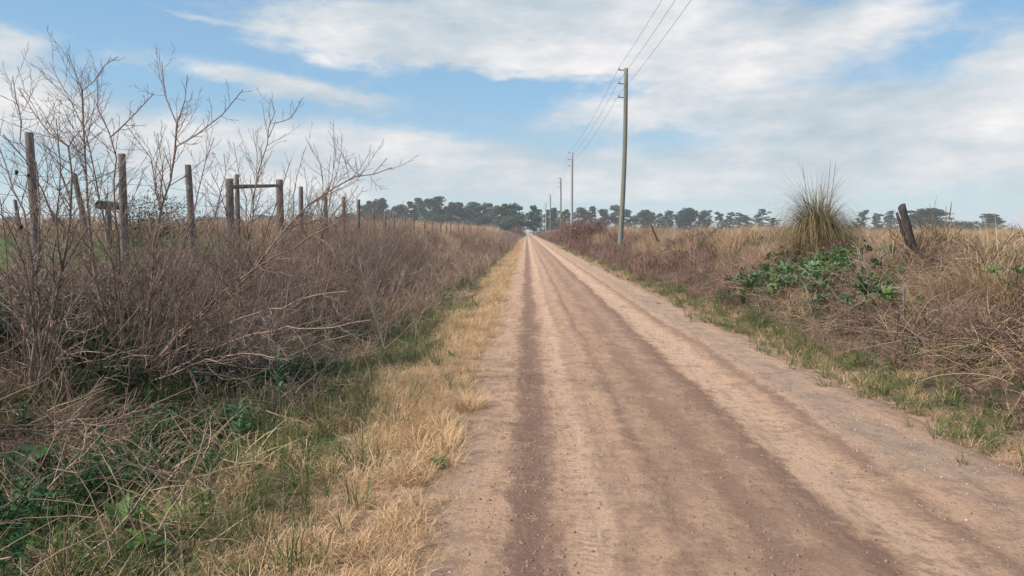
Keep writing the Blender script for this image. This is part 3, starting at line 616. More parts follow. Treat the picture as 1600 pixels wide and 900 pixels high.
# green leaf patches on the right bank
def blob(cx, cy, rx_, ry_): return lambda x, y: np.exp(-(((x - cx) / rx_) ** 2 + ((y - cy) / ry_) ** 2) * 1.4)
pg = lambda x, y: np.clip(blob(6.0, 16.0, .85, 2.6)(x, y) + blob(5.4, 13.4, .55, 1.7)(x, y) + blob(6.8, 9.6, .5, .9)(x, y) * .5, 0, 1) * np.clip(3.6 * (fbm(x + 3, y, 1.5, 3) + .16), 0, 1)
P = area(4.6, 8, 8, 21, 30, pg, .16); P[:, 2] += rng.uniform(0, .22, len(P))
scatter('silvery_leaf_patch', c_sros, P, sc_of(P, .7, 1.3), 'patch of silvery green broad leaves on the right bank slope', 'weeds', .35)
P = area(4.6, 8, 8, 21, 46, pg, .18); P[:, 2] += rng.uniform(0, .25, len(P))
scatter('bright_leaf_patch', c_ros, P, sc_of(P, .65, 1.25), 'bright green leaves mixed into the leafy patch on the right bank', 'weeds', .3)
P = strips([(5.0, 7.2, 11, 19, 2.2)])
scatter('stems_over_leaf_patch', c_lying, P + np.array([0, 0, .16]), sc_of(P, .5, 1.0), 'dry stems fallen across the green leaf patch', 'dead stems', .4)
P = strips([(4.0, 7.6, 4.5, 14, 22), (4.2, 7, 14, 30, 5)], patchy(.7, .47, .62, 140))
scatter('green_bank_grass', c_tallg, P, sc_of(P, .5, .95), 'green grass growing through the dead stems on the right bank', 'grass', .3)
P = strips([(4.2, 7.6, 4.5, 18, 16)], patchy(.65, .47, .6, 210))
scatter('dark_bank_leaves', c_dleaf, P, sc_of(P, .5, .9), 'dark green small leaves low in the right bank tangle', 'undergrowth', .3)
# road stones and clods
def zr(P, s):
    P[:, 2] = zroad(P[:, 0], P[:, 1]) - .0005; return P
n = 6000; x = np.concatenate([rng.uniform(2.25, 3.3, 4600), rng.uniform(-.4, 3.2, n - 4600)]); y = 2.2 + 16 * rng.random(n) ** 1.6
k = (fbm(x, y, 1.3, 3) + .5 + .3 * (x > 2.2)) > .5; x, y = x[k], y[k]
P = np.stack([x, y, x * 0], 1); zr(P, 0)
scatter('road_gravel', c_stone, P, .0025 + .010 * rng.random(len(P)) ** 6, 'small grey stones scattered over the dirt road', 'gravel', 3)
n = 22000; x = np.concatenate([rng.normal(.04, .14, 8000), rng.normal(1.3, .45, 6000), rng.uniform(-.75, 3.35, n - 14000)]); y = 2.2 + 14 * rng.random(n) ** 1.5
P = np.stack([x, y, x * 0], 1); zr(P, 0)
scatter('earth_crumbs', c_clod, P, .0022 + .013 * rng.random(len(P)) ** 9, 'loose crumbs of earth in the wheel ruts of the road', 'earth', 3)

# ------------------------------------------------------------------ wooden things
def taper_post(L, r0, r1, sides=12, lean=(0, 0), rough=.06, g=rnd, seg=9, top_slant=.0, closed=True):
    """weathered round timber from z=0 to L, irregular, closed top with a chamfer"""
    ph = [g.uniform(0, 6.28) for _ in range(4)]; V = []
    lv = [i / seg for i in range(seg + 1)] + [1.0, 1.0]
    for q, tt in enumerate(lv):
        rr = r0 + (r1 - r0) * tt
        if q == seg + 1: rr *= .82
        if q == seg + 2: rr *= .02
        z = L * tt + (0.008 if q > seg else 0)
        for j in range(sides):
            a = j * 2 * math.pi / sides; k = 1 + rough * (math.sin(a * 2 + ph[0] + tt * 3) + .6 * math.sin(a * 5 + ph[1])) + rough * .5 * math.sin(tt * 17 + ph[2])
            V.append((rr * k * math.cos(a) + lean[0] * tt + .25 * rough * r0 * math.sin(tt * 5 + ph[3]) * 4, rr * k * math.sin(a) + lean[1] * tt, z + top_slant * math.cos(a) * rr * (tt == 1)))
    Fq = [(i * sides + j, i * sides + (j + 1) % sides, (i + 1) * sides + (j + 1) % sides, (i + 1) * sides + j) for i in range(len(lv) - 1) for j in range(sides)]
    return np.array(V), np.array(Fq), np.full(len(V), g.random() * .6)
def obj(name, geo, mats, parent=None, smooth=True, **kw):
    return link(name, mk_mesh(name, geo[0], geo[1], geo[2] if len(geo) > 2 else None, mats, smooth), parent, **kw)

# --- the fence on the left bank: posts, corner brace, wires
FX = -6.4
fence = empty('wire_fence', (FX, 12, float(H(FX, 12))))
tag(fence, 'weathered wooden post and wire fence running along the left bank', 'fence')
fence_inv = Vector(fence.location)
posts = []
def fpost(px, top, w_px, lean=0.0, nm='post', Y=None):
    Y = Y or FX * F / (px - 823)
    T = at(px, top, Y); zb = float(H(T.x, Y)) - .25; L = T.z - zb; r_ = w_px * Y / F / 2
    o = obj(nm, taper_post(L, r_ * 1.06, r_ * .96, lean=(lean, 0), rough=.05), [M['post']], fence)
    o.location = Vector((T.x - lean, Y, zb)) - fence_inv; posts.append((T, zb)); return o
fpost(46, 208, 13, -.03); fpost(190, 241, 11); fpost(294, 258, 10, -.05)
for px, tp, wd, nm in ((358, 280, 13, 'corner_post'), (437, 281, 11, 'corner_post')): 
    o = fpost(px, tp, wd, nm=nm)
fpost(370, 273, 7, Y=16.6)
for px, tp, wd in ((470, 292, 7), (508, 301, 7), (537, 308, 6.5), (560, 312, 6)): fpost(px, tp, wd, rnd.uniform(-.05, .05))
Yp = FX * F / (560 - 823)
while Yp < 112:
    Yp += (2.5 + np.clip((Yp - 30) / 12, 0, 3)) * rnd.uniform(.85, 1.15)
    x_ = FX + rnd.gauss(0, .05); zt = 2.55 - .32 * min(1, (Yp - 28) / 20) + rnd.gauss(0, .08); zb = float(H(x_, Yp)) - .2; ln = rnd.gauss(0, .06)
    o = obj('post', taper_post(zt - zb, .05, .045, 8, (ln, 0), .05, seg=5), [M['post']], fence); o.location = Vector((x_, Yp, zb)) - fence_inv
for Y_ in (4.6, 7.0):
    zb = float(H(FX, Y_)) - .2; o = obj('post', taper_post(2.85 - zb, .06, .055), [M['post']], fence); o.location = Vector((FX, Y_, zb)) - fence_inv
# brace rail between the two corner posts
a_, b_ = at(360, 292, FX * F / (358 - 823)), at(437, 290, FX * F / (437 - 823))
d_ = b_ - a_; V_, F_, T_ = taper_post(d_.length + .1, .048, .042, 10)
Mr = np.array(d_.to_track_quat('Z', 'Y').to_matrix()); o = obj('brace_rail', (V_ @ Mr.T, F_, T_), [M['post']], fence); o.location = a_ - d_.normalized() * .05 - fence_inv
ysf = np.array([2, 4.6, 7.0] + [Y_ for Y_ in np.arange(9.5, 119, 2.45)])
for k_, hz_ in enumerate((.28, .48, .68, .9, 1.15, 1.42)):
    pts = []
    for Y_ in np.arange(2, 118, 1.2): pts.append((FX + .062, Y_, 1.30 + hz_ * .98 + .012 * math.sin(Y_ * 2.56) + .03 * math.sin(Y_ * .7 + k_) - (0.35 - .0)))
    pts = np.array(pts); o = obj('wire', tubes([(pts, np.full(len(pts), .003))], 4), [M['wire']], fence); o.location = -fence_inv
# leaning far post and log brace standing in the pasture
def lone_post(name, px0, py0, px1, py1, Y, w_px, label, cat, mat, sink=.3, slant=.4, rough=.06):
    B, T = at(px1, py1, Y), at(px0, py0, Y); d = (T - B); B = B - d.normalized() * sink; d = T - B; r_ = w_px * Y / F / 2
    V_, F_, T_ = taper_post(d.length, r_ * 1.05, r_ * .93, top_slant=slant, rough=rough); Mr = np.array(d.to_track_quat('Z', 'Y').to_matrix())
    o = obj(name, (V_ @ Mr.T, F_, T_), [mat]); o.location = B; tag(o, label, cat); return o
lone_post('leaning_post', 116, 272, 134, 356, 14, 8, 'thin wooden post leaning left in the pasture behind the tallest fence post', 'post', M['post'])
lone_post('leaning_post', 24, 313, 30, 350, 22, 6, 'short distant post near the left edge of the pasture', 'post', M['post'])
br = empty('log_brace', at(170, 352, 12.4)); tag(br, 'round grey log resting across a short stout post behind the bare bush', 'log')
V_, F_, T_ = taper_post(.75, .05, .045); o = obj('short_post', (V_, F_, T_), [M['post']], br); o.location = (0, 0, -.42)
V_, F_, T_ = taper_post(.42, .07, .065, 14); Mr = np.array((Vector((.35, .94, -.02))).to_track_quat('Z', 'Y').to_matrix())
o = obj('log', (V_ @ Mr.T, F_, T_), [M['post']], br); o.location = (-.10, -.08, .34)
V2_, F2_, T2_ = taper_post(.02, .06, .06); o = obj('log_end', (V2_ @ Mr.T, F2_, T2_), [M['dpost']], br); o.location = (-.125, -.095, .34)
# right bank
lone_post('broken_post', 1409, 322, 1424, 378, 13.6, 10.5, 'broken dark weathered post leaning left on top of the right bank', 'post', M['dpost'], .25, .8, .16)
lone_post('broken_stake', 1401, 333, 1412, 368, 13.9, 5, 'thin brown stake leaning against the left side of the broken dark post', 'stake', M['dpost'], .2, .5, .1)
lone_post('leaning_stake', 1017, 352, 1024, 368, 34, 2.6, 'small dark stake leaning in dry grass to the right of the nearest power pole', 'stake', M['dpost'], .3, .3)
lone_post('grey_stake', 1412, 450, 1412, 492, 9.7, 4.2, 'short pale grey stake standing upright in the dead stems of the right bank', 'stake', M['post'], .2, .5)

# --- power poles
POLES = [  # px_top, top, px_base, Y, metres of base above, material, label
    (978, 107, 968, 45, 'pole', 'nearest and tallest power pole, grey wood, leaning slightly right of the road'),
    (894, 238, 893, 93, 'concrete', 'pale grey power pole, second along the line beyond the wooden one'),
    (876, 278, 875, 138, 'pole', 'thin dark power pole, third in the line receding down the road'),
    (860, 304, 859, 198, 'pole', 'fourth power pole in the line, in front of the distant tree row'),
    (853, 317, 852.5, 258, 'concrete', 'fifth power pole, small and pale before the dark tree trunks'),
    (846.5, 327, 846, 330, 'concrete', 'sixth power pole, tiny pale line among the trees right of the gap'),
    (841, 334, 841, 415, 'pole', 'farthest power pole, barely visible beside the tall trees at the road end')]
arm_pts = {0: [], 1: [], 2: []}
def pole(T, Bx, Y, mat, label, r0=.155, r1=.105):
    zb = float(H(Bx, Y)) - .2; root = empty('power_pole', (Bx, Y, zb)); tag(root, label, 'power pole', 'power poles along the right of the road')
    L = T.z - zb; lx = T.x - Bx
    sides = 14 if Y < 100 else 8; sg = 12
    V_, F_, T_ = taper_post(L, r0, r1, sides, (lx, 0), .012, seg=sg)
    tt = V_[:, 2] / L; V_[:, 0] += .10 * np.sin(tt * 3.1) * (mat == 'pole')
    obj('shaft', (V_, F_, T_), [M[mat]], root)
    for k_ in range(3):
        z = L - .10 - .80 * k_; xk = lx * z / L + .10 * math.sin(z / L * 3.1) * (mat == 'pole')
        pa = np.array([(xk + .12, 0, z - .01), (xk - .12, 0, z), (xk - .30, 0, z + .005), (xk - .44, 0, z + .01)])
        br_ = obj('bracket', tubes([(pa, np.full(4, .032))], 5), [M['iron']], root)
        iz = np.array([(xk - .42, 0, z + .02), (xk - .42, 0, z + .05), (xk - .42, 0, z + .07), (xk - .42, 0, z + .11), (xk - .42, 0, z + .13), (xk - .42, 0, z + .16)])
        ins = obj('insulator', tubes([(iz, np.array([.03, .05, .035, .05, .035, .01]))], 8), [M['porcelain']], br_)
        arm_pts[k_].append((Bx + xk - .42, Y, zb + z + .15))
Bx0 = at(968, 380, 45).x
pole(Vector((Bx0 + .1, -3, 11.35)), Bx0, -3, 'pole', 'wooden power pole beside the road just behind the viewpoint')
for px, tp, pb, Y_, mt, lb in POLES:
    pole(at(px, tp, Y_), at(pb, 380, Y_).x, Y_, mt, lb, .155 if mt == 'pole' else .19, .12 if mt == 'pole' else .13)
for k_, nm in enumerate(('topmost', 'middle', 'lowest')):
    pts = []
    A = arm_pts[k_]
    for (p, q) in zip(A[:-1], A[1:]):
        for i in range(14):
            f = i / 14; pts.append((p[0] + (q[0] - p[0]) * f, p[1] + (q[1] - p[1]) * f, p[2] + (q[2] - p[2]) * f - 4 * .55 * f * (1 - f)))
    pts.append(A[-1]); pts = np.array(pts)
    o = obj('power_line', tubes([(pts, np.full(len(pts), .0085))], 4), [M['wire']])
    tag(o, nm + ' of the three power cables strung between the poles', 'power line', 'cables of the power line')

# ------------------------------------------------------------------ bare shrubs
def px_line(pl, Y0, jit=.10, dens=1):
    """main limb followed in the photo, given real depth"""
    pts = []; yy = Y0
    for i, q in enumerate(pl):
        yo = q[2] if len(q) > 2 else 0
        pts.append(np.array(at(q[0], q[1], Y0 + yo)))
    # densify
    out = []
    for a, b in zip(pts[:-1], pts[1:]):
        m = max(1, int(np.linalg.norm(b - a) / .22))
        for k in range(m): out.append(a + (b - a) * k / m + (np.array([rnd.gauss(0, .012), rnd.gauss(0, .03), rnd.gauss(0, .01)]) if k else 0))
    out.append(pts[-1]); return np.array(out)
def drawn_shrub(label, limbs, Y0, group='bare shrubs on the left roadside', gap=.13, lvl=2, base=None, arms=0, reach=(1.1, 2.3)):
    root = empty('bare_shrub', base if base else at(limbs[0][0][-1][0], limbs[0][0][-1][1], Y0)); tag(root, label, 'shrub', group)
    inv = Vector(root.location)
    for pl, r0 in limbs:
        P_ = px_line(pl, Y0)[::-1]; rad = np.linspace(r0 * 1.3, .0038, len(P_)) ; out = [(P_, rad)]
        spawn(out, P_, np.maximum(rad, .0035), lvl, rnd, gap * .62, (.15, .33), (.4, .95), .2, .09, .13, .0021)
        big = [out[0]]; small = out[1:]
        geo = merge([tubes(big, 7), tubes(small, 3)])[:3]
        o = obj('limb', geo, [M['twig']], root, smooth=True); o.location = -inv
    for k in range(arms):
        a = rnd.uniform(0, 6.28); e = rnd.uniform(.3, 1.45); L = rnd.uniform(*reach); d = np.array([math.cos(a) * math.cos(e), math.sin(a) * math.cos(e), math.sin(e)])
        p = np.array([rnd.gauss(0, .08), rnd.gauss(0, .08), -.05]); pts = [p]; bend = rnd.uniform(-.09, .06); w1 = rnd.gauss(0, .05); w2 = rnd.gauss(0, .05)
        for i in range(13): d = nrm(d + np.array([w1 + rnd.gauss(0, .05), w2 + rnd.gauss(0, .05), bend * (1 if e < .9 else .3) + rnd.gauss(0, .03)])); pts.append(pts[-1] + d * L / 13)
        rad = np.linspace(rnd.uniform(.005, .010), .0026, 14); out = []; spawn(out, pts, rad, 1, rnd, .17, (.12, .34), (.3, .8), .3, .05, .09, .0026)
        obj('limb', merge([tubes([(np.array(pts), rad)], 5), tubes(out, 3)])[:3], [M['twig']], root)
    return root
# left tall bush (three crowns of stems rising from about (200,590))
drawn_shrub('tallest bare shrub, wide tangle of grey brown twigs at the left foreground', [
    ([(107, 84, .3), (127, 138, .25), (130, 167, .2), (133, 238, .15), (136, 291, .1), (139, 349), (150, 440), (175, 530), (205, 610)], .017),
    ([(184, 89, -.2), (164, 102, -.1), (147, 127, 0), (129, 142, .2), (131, 190, .1)], .006),
    ([(78, 98, .5), (93, 127, .4), (111, 158, .3), (133, 205, .2), (150, 280, .2), (168, 380), (190, 500), (208, 600)], .012),
    ([(153, 122, -.4), (153, 171, -.3), (171, 207, -.3), (178, 282, -.2), (180, 335, -.2), (186, 450), (200, 560), (210, 605)], .014),
    ([(240, 147, -.8), (213, 176, -.7), (187, 202, -.5), (172, 215, -.3)], .006),
    ([(253, 96, .2), (258, 149, .2), (276, 193, .1), (273, 238, 0), (267, 282), (253, 322), (240, 380), (236, 460), (225, 540), (212, 608)], .017),
    ([(293, 118, .4), (289, 158, .3), (278, 190, .1), (274, 230, .1)], .006),
    ([(380, 140, -.5), (347, 180, -.3), (307, 211, -.2), (276, 229, 0), (270, 262, 0)], .008),
    ([(196, 193, .5), (215, 220, .4), (236, 247, .3), (242, 282, .3), (253, 330, .2), (245, 420), (228, 520), (212, 606)], .012),
    ([(335, 215, .8), (322, 250, .7), (310, 300, .5), (290, 370, .3), (262, 460, .2), (232, 550), (214, 608)], .012),
    ([(612, 262, -1.4), (585, 272, -1.3), (555, 276, -1.2), (525, 292, -1.1), (485, 318, -.9), (440, 365, -.7), (390, 430, -.5), (320, 490, -.3), (255, 550), (215, 606)], .016),
    ([(605, 247, -1.2), (583, 272, -1.3)], .003),
    ([(560, 330, -1.6), (500, 362, -1.4), (430, 400, -1), (350, 455, -.6), (280, 520, -.3), (216, 606)], .012),
    ([(545, 455, -2.2), (490, 462, -1.9), (420, 482, -1.4), (340, 510, -.8), (270, 555, -.3), (214, 606)], .011),
    ([(580, 500, -2.6), (520, 512, -2.2), (450, 510, -1.7), (360, 535, -1), (280, 572, -.4), (214, 608)], .011),
    ([(430, 560, -2.6), (380, 552, -2), (300, 570, -1), (216, 607)], .009),
    ([(350, 240, .9), (345, 300, .7), (330, 370, .5), (300, 450, .2), (250, 540), (214, 606)], .010)], 8.0, gap=.13, arms=80, reach=(1.1, 2.7))
drawn_shrub('bare shrub with pale curved stems cut by the left photo edge', [
    ([(31, 140, .2), (53, 176, .1), (76, 207), (107, 229, -.1), (113, 273), (110, 340), (95, 430), (78, 540), (60, 640)], .014),
    ([(5, 210, -.3), (40, 250, -.2), (68, 300), (90, 360), (86, 450), (66, 560), (58, 642)], .011),
    ([(-20, 190, .3), (10, 260, .2), (38, 330), (52, 420), (55, 530), (57, 640)], .012),
    ([(-30, 300, -.8), (10, 345, -.6), (40, 420, -.4), (55, 520), (58, 640)], .009),
    ([(88, 185, -.4), (95, 260, -.3), (88, 340, -.2), (98, 430), (80, 560), (60, 641)], .010),
    ([(150, 430, -1.2), (120, 470, -.9), (90, 540, -.5), (60, 640)], .007),
    ([(20, 120, .6), (34, 190, .5), (60, 290, .3), (60, 400, .1), (56, 520), (57, 640)], .009)], 6.6, gap=.12, arms=32, reach=(.8, 1.9))
drawn_shrub('slender bare shrub rising behind the wooden corner brace of the fence', [
    ([(422, 152), (430, 175), (420, 200), (418, 225), (405, 265), (396, 310), (388, 400), (392, 480)], .013),
    ([(472, 155, -.5), (455, 185, -.3), (430, 192), (420, 215)], .006),
    ([(365, 222, .3), (372, 262, .2), (385, 310), (388, 370), (392, 480)], .010),
    ([(395, 200, .5), (402, 240, .3), (400, 290), (392, 360), (392, 480)], .009),
    ([(455, 250, -.6), (440, 300, -.4), (420, 350, -.2), (402, 420), (392, 482)], .009),
    ([(330, 270, -.4), (350, 320, -.3), (368, 370), (385, 430), (392, 482)], .009)], 11.0, gap=.14, arms=34, reach=(.9, 2.2))
drawn_shrub('low spreading bare shrub in the ditch with long pale switches', [
    ([(500, 430), (460, 480), (425, 530), (400, 575)], .010), ([(330, 440), (350, 500), (380, 550), (400, 575)], .010), ([(560, 520, -.5), (500, 535, -.3), (440, 560), (402, 576)], .009)], 8.6, gap=.16, arms=30, reach=(.8, 1.7))
drawn_shrub('fan of straight bare stems right of the corner brace', [
    ([(517, 243), (514, 290), (505, 330), (500, 380), (495, 440)], .009), ([(534, 215, .3), (528, 265, .2), (515, 320), (500, 390), (496, 440)], .009),
    ([(477, 214), (500, 255), (505, 300), (502, 370), (496, 440)], .009), ([(475, 260, -.3), (480, 310), (488, 370), (495, 440)], .008),
    ([(560, 290, -.4), (540, 325, -.2), (520, 375), (497, 440)], .008), ([(450, 300, .3), (466, 350), (483, 400), (495, 440)], .007)], 12.5, gap=.15)
drawn_shrub('rounded bare shrub with open twigs before the tall dry grass', [
    ([(655, 372, -.5), (630, 395, -.3), (605, 425), (588, 462)], .012), ([(530, 385, .2), (550, 410), (572, 440), (586, 462)], .011),
    ([(545, 345), (560, 385), (575, 430), (586, 462)], .011), ([(600, 335), (598, 380), (590, 430), (587, 462)], .010),
    ([(575, 330, .3), (578, 380), (583, 430), (587, 462)], .010), ([(680, 418, -.8), (640, 428, -.5), (605, 445), (588, 464)], .009),
    ([(635, 350), (615, 395), (598, 432), (588, 463)], .010), ([(515, 425, -.3), (545, 440), (575, 455), (587, 464)], .009)], 15.5, gap=.13)
drawn_shrub('dark reddish bare sapling leaning over the straw verge', [
    ([(645, 395, -.6), (628, 440, -.4), (612, 480, -.2), (600, 540)], .008), ([(690, 460, -.9), (660, 490, -.6), (625, 525, -.2), (601, 545)], .006),
    ([(575, 440), (585, 480), (595, 515), (600, 545)], .007), ([(560, 400, .2), (572, 450), (588, 500), (600, 545)], .006)], 8.6, gap=.14)
# grown shrubs between and behind
variants = []
for k_ in range(5):
    variants.append(mk_mesh('bare_shrub', *tubes(shrub_lines(rnd, 15, 1.5, .42, .010, 2, .13, .05, .12, .0022, .12), 3), [M['twig']]))
SH = [(330, 20.0, .9, 'low bare shrub under the corner brace'), (40, 10.5, .5, 'bare shrub in front of the tallest fence post'),
      (455, 14.0, 1.0, 'bare shrub growing between the corner brace and the fan of stems'), (280, 11.5, .75, 'bare shrub behind the trunk of the tallest shrub'),
      (200, 10.6, .6, 'bare twiggy shrub standing before the second fence post'), (620, 24, 1.25, 'upright bare shrub before the distant trees at the end of the visible fence posts'),
      (560, 19, 1.2, 'upright bare shrub standing in front of the nearest distant treetops'), (590, 27, 1.2, 'bare shrub seen through the rounded open shrub'),
      (120, 9.0, .7, 'bare shrub filling the base left of the tallest shrub'), (395, 12.2, .95, 'bare shrub tangled with the slender stems by the corner brace'),
      (645, 31, 1.1, 'small bare shrub at the right end of the row of shrubs'), (425, 9.8, .75, 'low bare shrub in the ditch right of the tallest shrub'),
      (520, 12.2, .6, 'low bare shrub in the brown weeds between ditch and fence'), (340, 9.2, .85, 'bare shrub crossed by the long arching limb'),
      (10, 8.2, .7, 'bare shrub at the left photo edge among dark leaves'), (690, 42, .8, 'small bare shrub before the pampas clump left of the road')]
for i, (px, Y_, s_, lb) in enumerate(SH):
    X_ = (px - 823) / F * Y_; o = link('bare_shrub', variants[i % 5], loc=(X_, Y_, float(H(X_, Y_)) - .05), rz=i * 1.3, sc=s_)
    tag(o, lb, 'shrub', 'bare shrubs on the left roadside')

for k_ in range(4):
    variants.append(mk_mesh('bare_shrub', *tubes(shrub_lines(rnd, 20, 1.5, .34, .009, 2, .12, .10, .10, .0022, .2), 3), [M['twig']]))
HEDGE = [(20, 9.0, .6, 'bushy bare shrub between the left photo edge and the tallest fence post'), (75, 10.0, .5, 'low bare shrub just right of the tallest fence post foot'),
    (130, 11.2, .6, 'low bare shrub in front of the thin leaning pasture post'), (175, 9.2, .75, 'bare shrub left of the second fence post foot'),
    (225, 10.4, .75, 'bare shrub just right of the second fence post'), (265, 9.0, 1.0, 'dense bare shrub between the second and third fence posts, nearest the ditch'),
    (300, 10.8, 1.1, 'bare shrub directly in front of the third fence post'), (345, 11.8, 1.05, 'bare shrub just left of the corner brace'),
    (375, 10.2, 1.1, 'dense bare shrub in front of the left post of the corner brace'), (410, 13.0, 1.1, 'bare shrub filling the opening under the corner brace rail'),
    (440, 11.4, 1.05, 'bare shrub in front of the right post of the corner brace'), (475, 15.5, 1.25, 'tall bare shrub hiding the first post right of the corner brace'),
    (500, 13.5, 1.1, 'bare shrub in the middle of the fan of straight stems'), (535, 17.5, 1.3, 'tall bare shrub before the third post right of the corner brace'),
    (570, 20.5, 1.35, 'tall bare shrub against the leftmost rounded treetop'), (585, 16.5, 1.1, 'bare shrub standing inside the rounded open shrub'),
    (605, 23, 1.4, 'tall bare shrub below the broad treetop of the left row'), (630, 27, 1.4, 'tall bare shrub below the loose see-through tree'),
    (655, 33, 1.4, 'bare shrub below the tree with the small top tuft'), (600, 18.5, 1.1, 'bare shrub just behind the rounded open shrub'),
    (550, 23, 1.35, 'tall bare shrub behind the fan, next to the leftmost treetop'), (620, 20, 1.0, 'bare shrub a little right of the rounded open shrub'),
    (672, 38, 1.2, 'farthest tall bare shrub, below the biggest treetop'), (640, 24, 1.0, 'short bare shrub right of the rounded open shrub, nearer the road'),
    (515, 21, 1.3, 'bare shrub around the small yellow green leafy bush'), (460, 18, 1.25, 'bare shrub on the fence line just right of the corner brace')]
for i, (px, Y_, s_, lb) in enumerate(HEDGE):
    X_ = (px - 823) / F * Y_; o = link('bare_shrub', variants[5 + i % 4] if i % 3 else variants[i % 5], loc=(X_, Y_, float(H(X_, Y_)) - .05), rz=i * 2.1, sc=s_)
    tag(o, lb, 'shrub', 'tangled hedge of bare shrubs on the left bank')

# ------------------------------------------------------------------ pampas clumps
def pampas(px, Y_, base_py, hgt, rad, label, plumes=6, wind=-.2, seed=1, green=.35, skirt=True, n=900, squeeze=1.0, lean_=0.0):
    g2 = np.random.default_rng(seed); B = at(px, base_py, Y_); B.z = min(B.z, float(H(B.x, Y_)) + .05)
    root = empty('pampas_clump', B); tag(root, label, 'pampas grass')
    V, Fq, T = blades(n // 2, rad * .55, (hgt * .6, hgt * 1.4), .015, (.0, .12), (1.2, 4.6), 11, g2, out_lean=False); V[:, 0] += wind * (np.clip(V[:, 2], 0, 9) / hgt) ** 2 * hgt * .5
    subs = [(V, Fq, T)]
    for ox, oy, hs, ln in ((-.35, 0, .8, -.35), (.35, -.1, .62, .3), (.1, .25, .9, -.2), (-.1, -.3, .5, -.1)):
        v_, f_, t_ = blades(n // 3, rad * .35, (hgt * .6 * hs, hgt * 1.5 * hs), .015, (.0, .16), (1.4, 4.4), 10, g2)
        v_[:, 0] += ln * (np.clip(v_[:, 2], 0, 9) / hgt) ** 2 * hgt * .6 + ox * rad; v_[:, 1] += oy * rad; subs.append((v_, f_, t_))
    V, Fq, T, _ = merge(subs)
    V2, F2, T2 = blades(n, rad * .75, (hgt * .5, hgt * 1.15), .014, (.05, .35), (1.8, 3.6), 9, g2)
    V3, F3, T3 = blades(n // 24, rad * .3, (hgt * .95, hgt * 1.15), .010, (.0, .2), (.1, 1.2), 8, g2); V3[:, 0] += wind * (V3[:, 2] / hgt) ** 2 * hgt * .3
    for v_ in (V, V2, V3): v_[:, :2] *= squeeze; v_[:, 0] += lean_ * (np.clip(v_[:, 2], 0, 9) / hgt) ** 1.5 * hgt
    obj('leaves', merge([(V, Fq, T), (V2, F2, T2), (V3, F3, T3)])[:3], [M['pampas']], root)
    if skirt:
        q = blades(n // 2, rad * .8, (hgt * .35, hgt * .7), .014, (.4, 1.1), (1.0, 2.2), 6, g2); obj('dead_leaves', q, [M['pampasdead']], root)
    ls = []
    for k in range(plumes):
        a = g2.uniform(0, 6.28); e = g2.uniform(0, .22); p = np.array([math.cos(a) * rad * .2, math.sin(a) * rad * .2, 0]); d = np.array([math.sin(e) * math.cos(a), math.sin(e) * math.sin(a), math.cos(e)])
        ls.append((np.array([p + d * hgt * f * g2.uniform(1.05, 1.12) for f in (0, .3, .6, .9, 1.0)]), np.array([.006, .005, .004, .006, .002])))
    obj('flower_stalk', tubes(ls, 4), [M['pampasdead']], root)
    return root
pampas(1280, 17.6, 388, 2.25, .46, 'large shaggy pampas grass clump standing tall on the right bank', 3, -.12, 3, n=1400, squeeze=.62, lean_=-.06)
pampas(1470, 14.6, 362, .95, .6, 'low pampas clump to the right of the broken dark post', 4, -.1, 8, n=260)
pampas(1570, 12.6, 372, .36, .5, 'small tuft of dry pampas leaves near the right photo edge', 3, 0, 9, n=160, skirt=False)
pampas(764, 62, 384, 1.9, 1.2, 'green pampas clump beside the left verge far down the road', 4, 0, 12, n=360)
pampas(735, 66, 382, .9, 1.0, 'low green pampas tuft left of the far pampas clump', 0, 0, 13, n=200, skirt=False)
pampas(1590, 9.2, 520, .6, .4, 'green and straw grass clump at the right photo edge halfway up the bank', 0, -.1, 15, n=200)

# straw tussock on the right bank
def tussock(px, Y_, hgt, rad, label, mat, n=500, seed=4, wd=.007):
    g2 = np.random.default_rng(seed); X_ = (px - 823) / F * Y_
    q = blades(n, rad * .5, (hgt * .8, hgt * 1.6), wd, (.1, .9), (.9, 2.3), 7, g2)
    o = obj('grass_tussock', q, [M[mat]]); o.location = (X_, Y_, float(H(X_, Y_)) - .03); tag(o, label, 'grass tussock'); return o
tussock(1545, 10.6, .75, .7, 'big drooping tussock of pale straw on the right bank near the photo edge', 'hay', 900, 4)
tussock(1495, 11.0, .55, .6, 'pale straw tussock just left of the biggest drooping one', 'hay', 600, 5)
tussock(1585, 9.6, .6, .5, 'straw tussock cut by the right photo edge', 'hay', 500, 6)
tussock(1225, 14.2, .42, .3, 'small drooping straw tussock inside the green leaf patch', 'straw', 300, 7)
tussock(730, 6.6, .18, .3, 'thick mound of straw grass on the left road edge', 'straw', 500, 8, .004)
tussock(1130, 26, .6, .5, 'straw tussock on the bank between the power pole and the pampas clump', 'hayfar', 260, 10, .012)

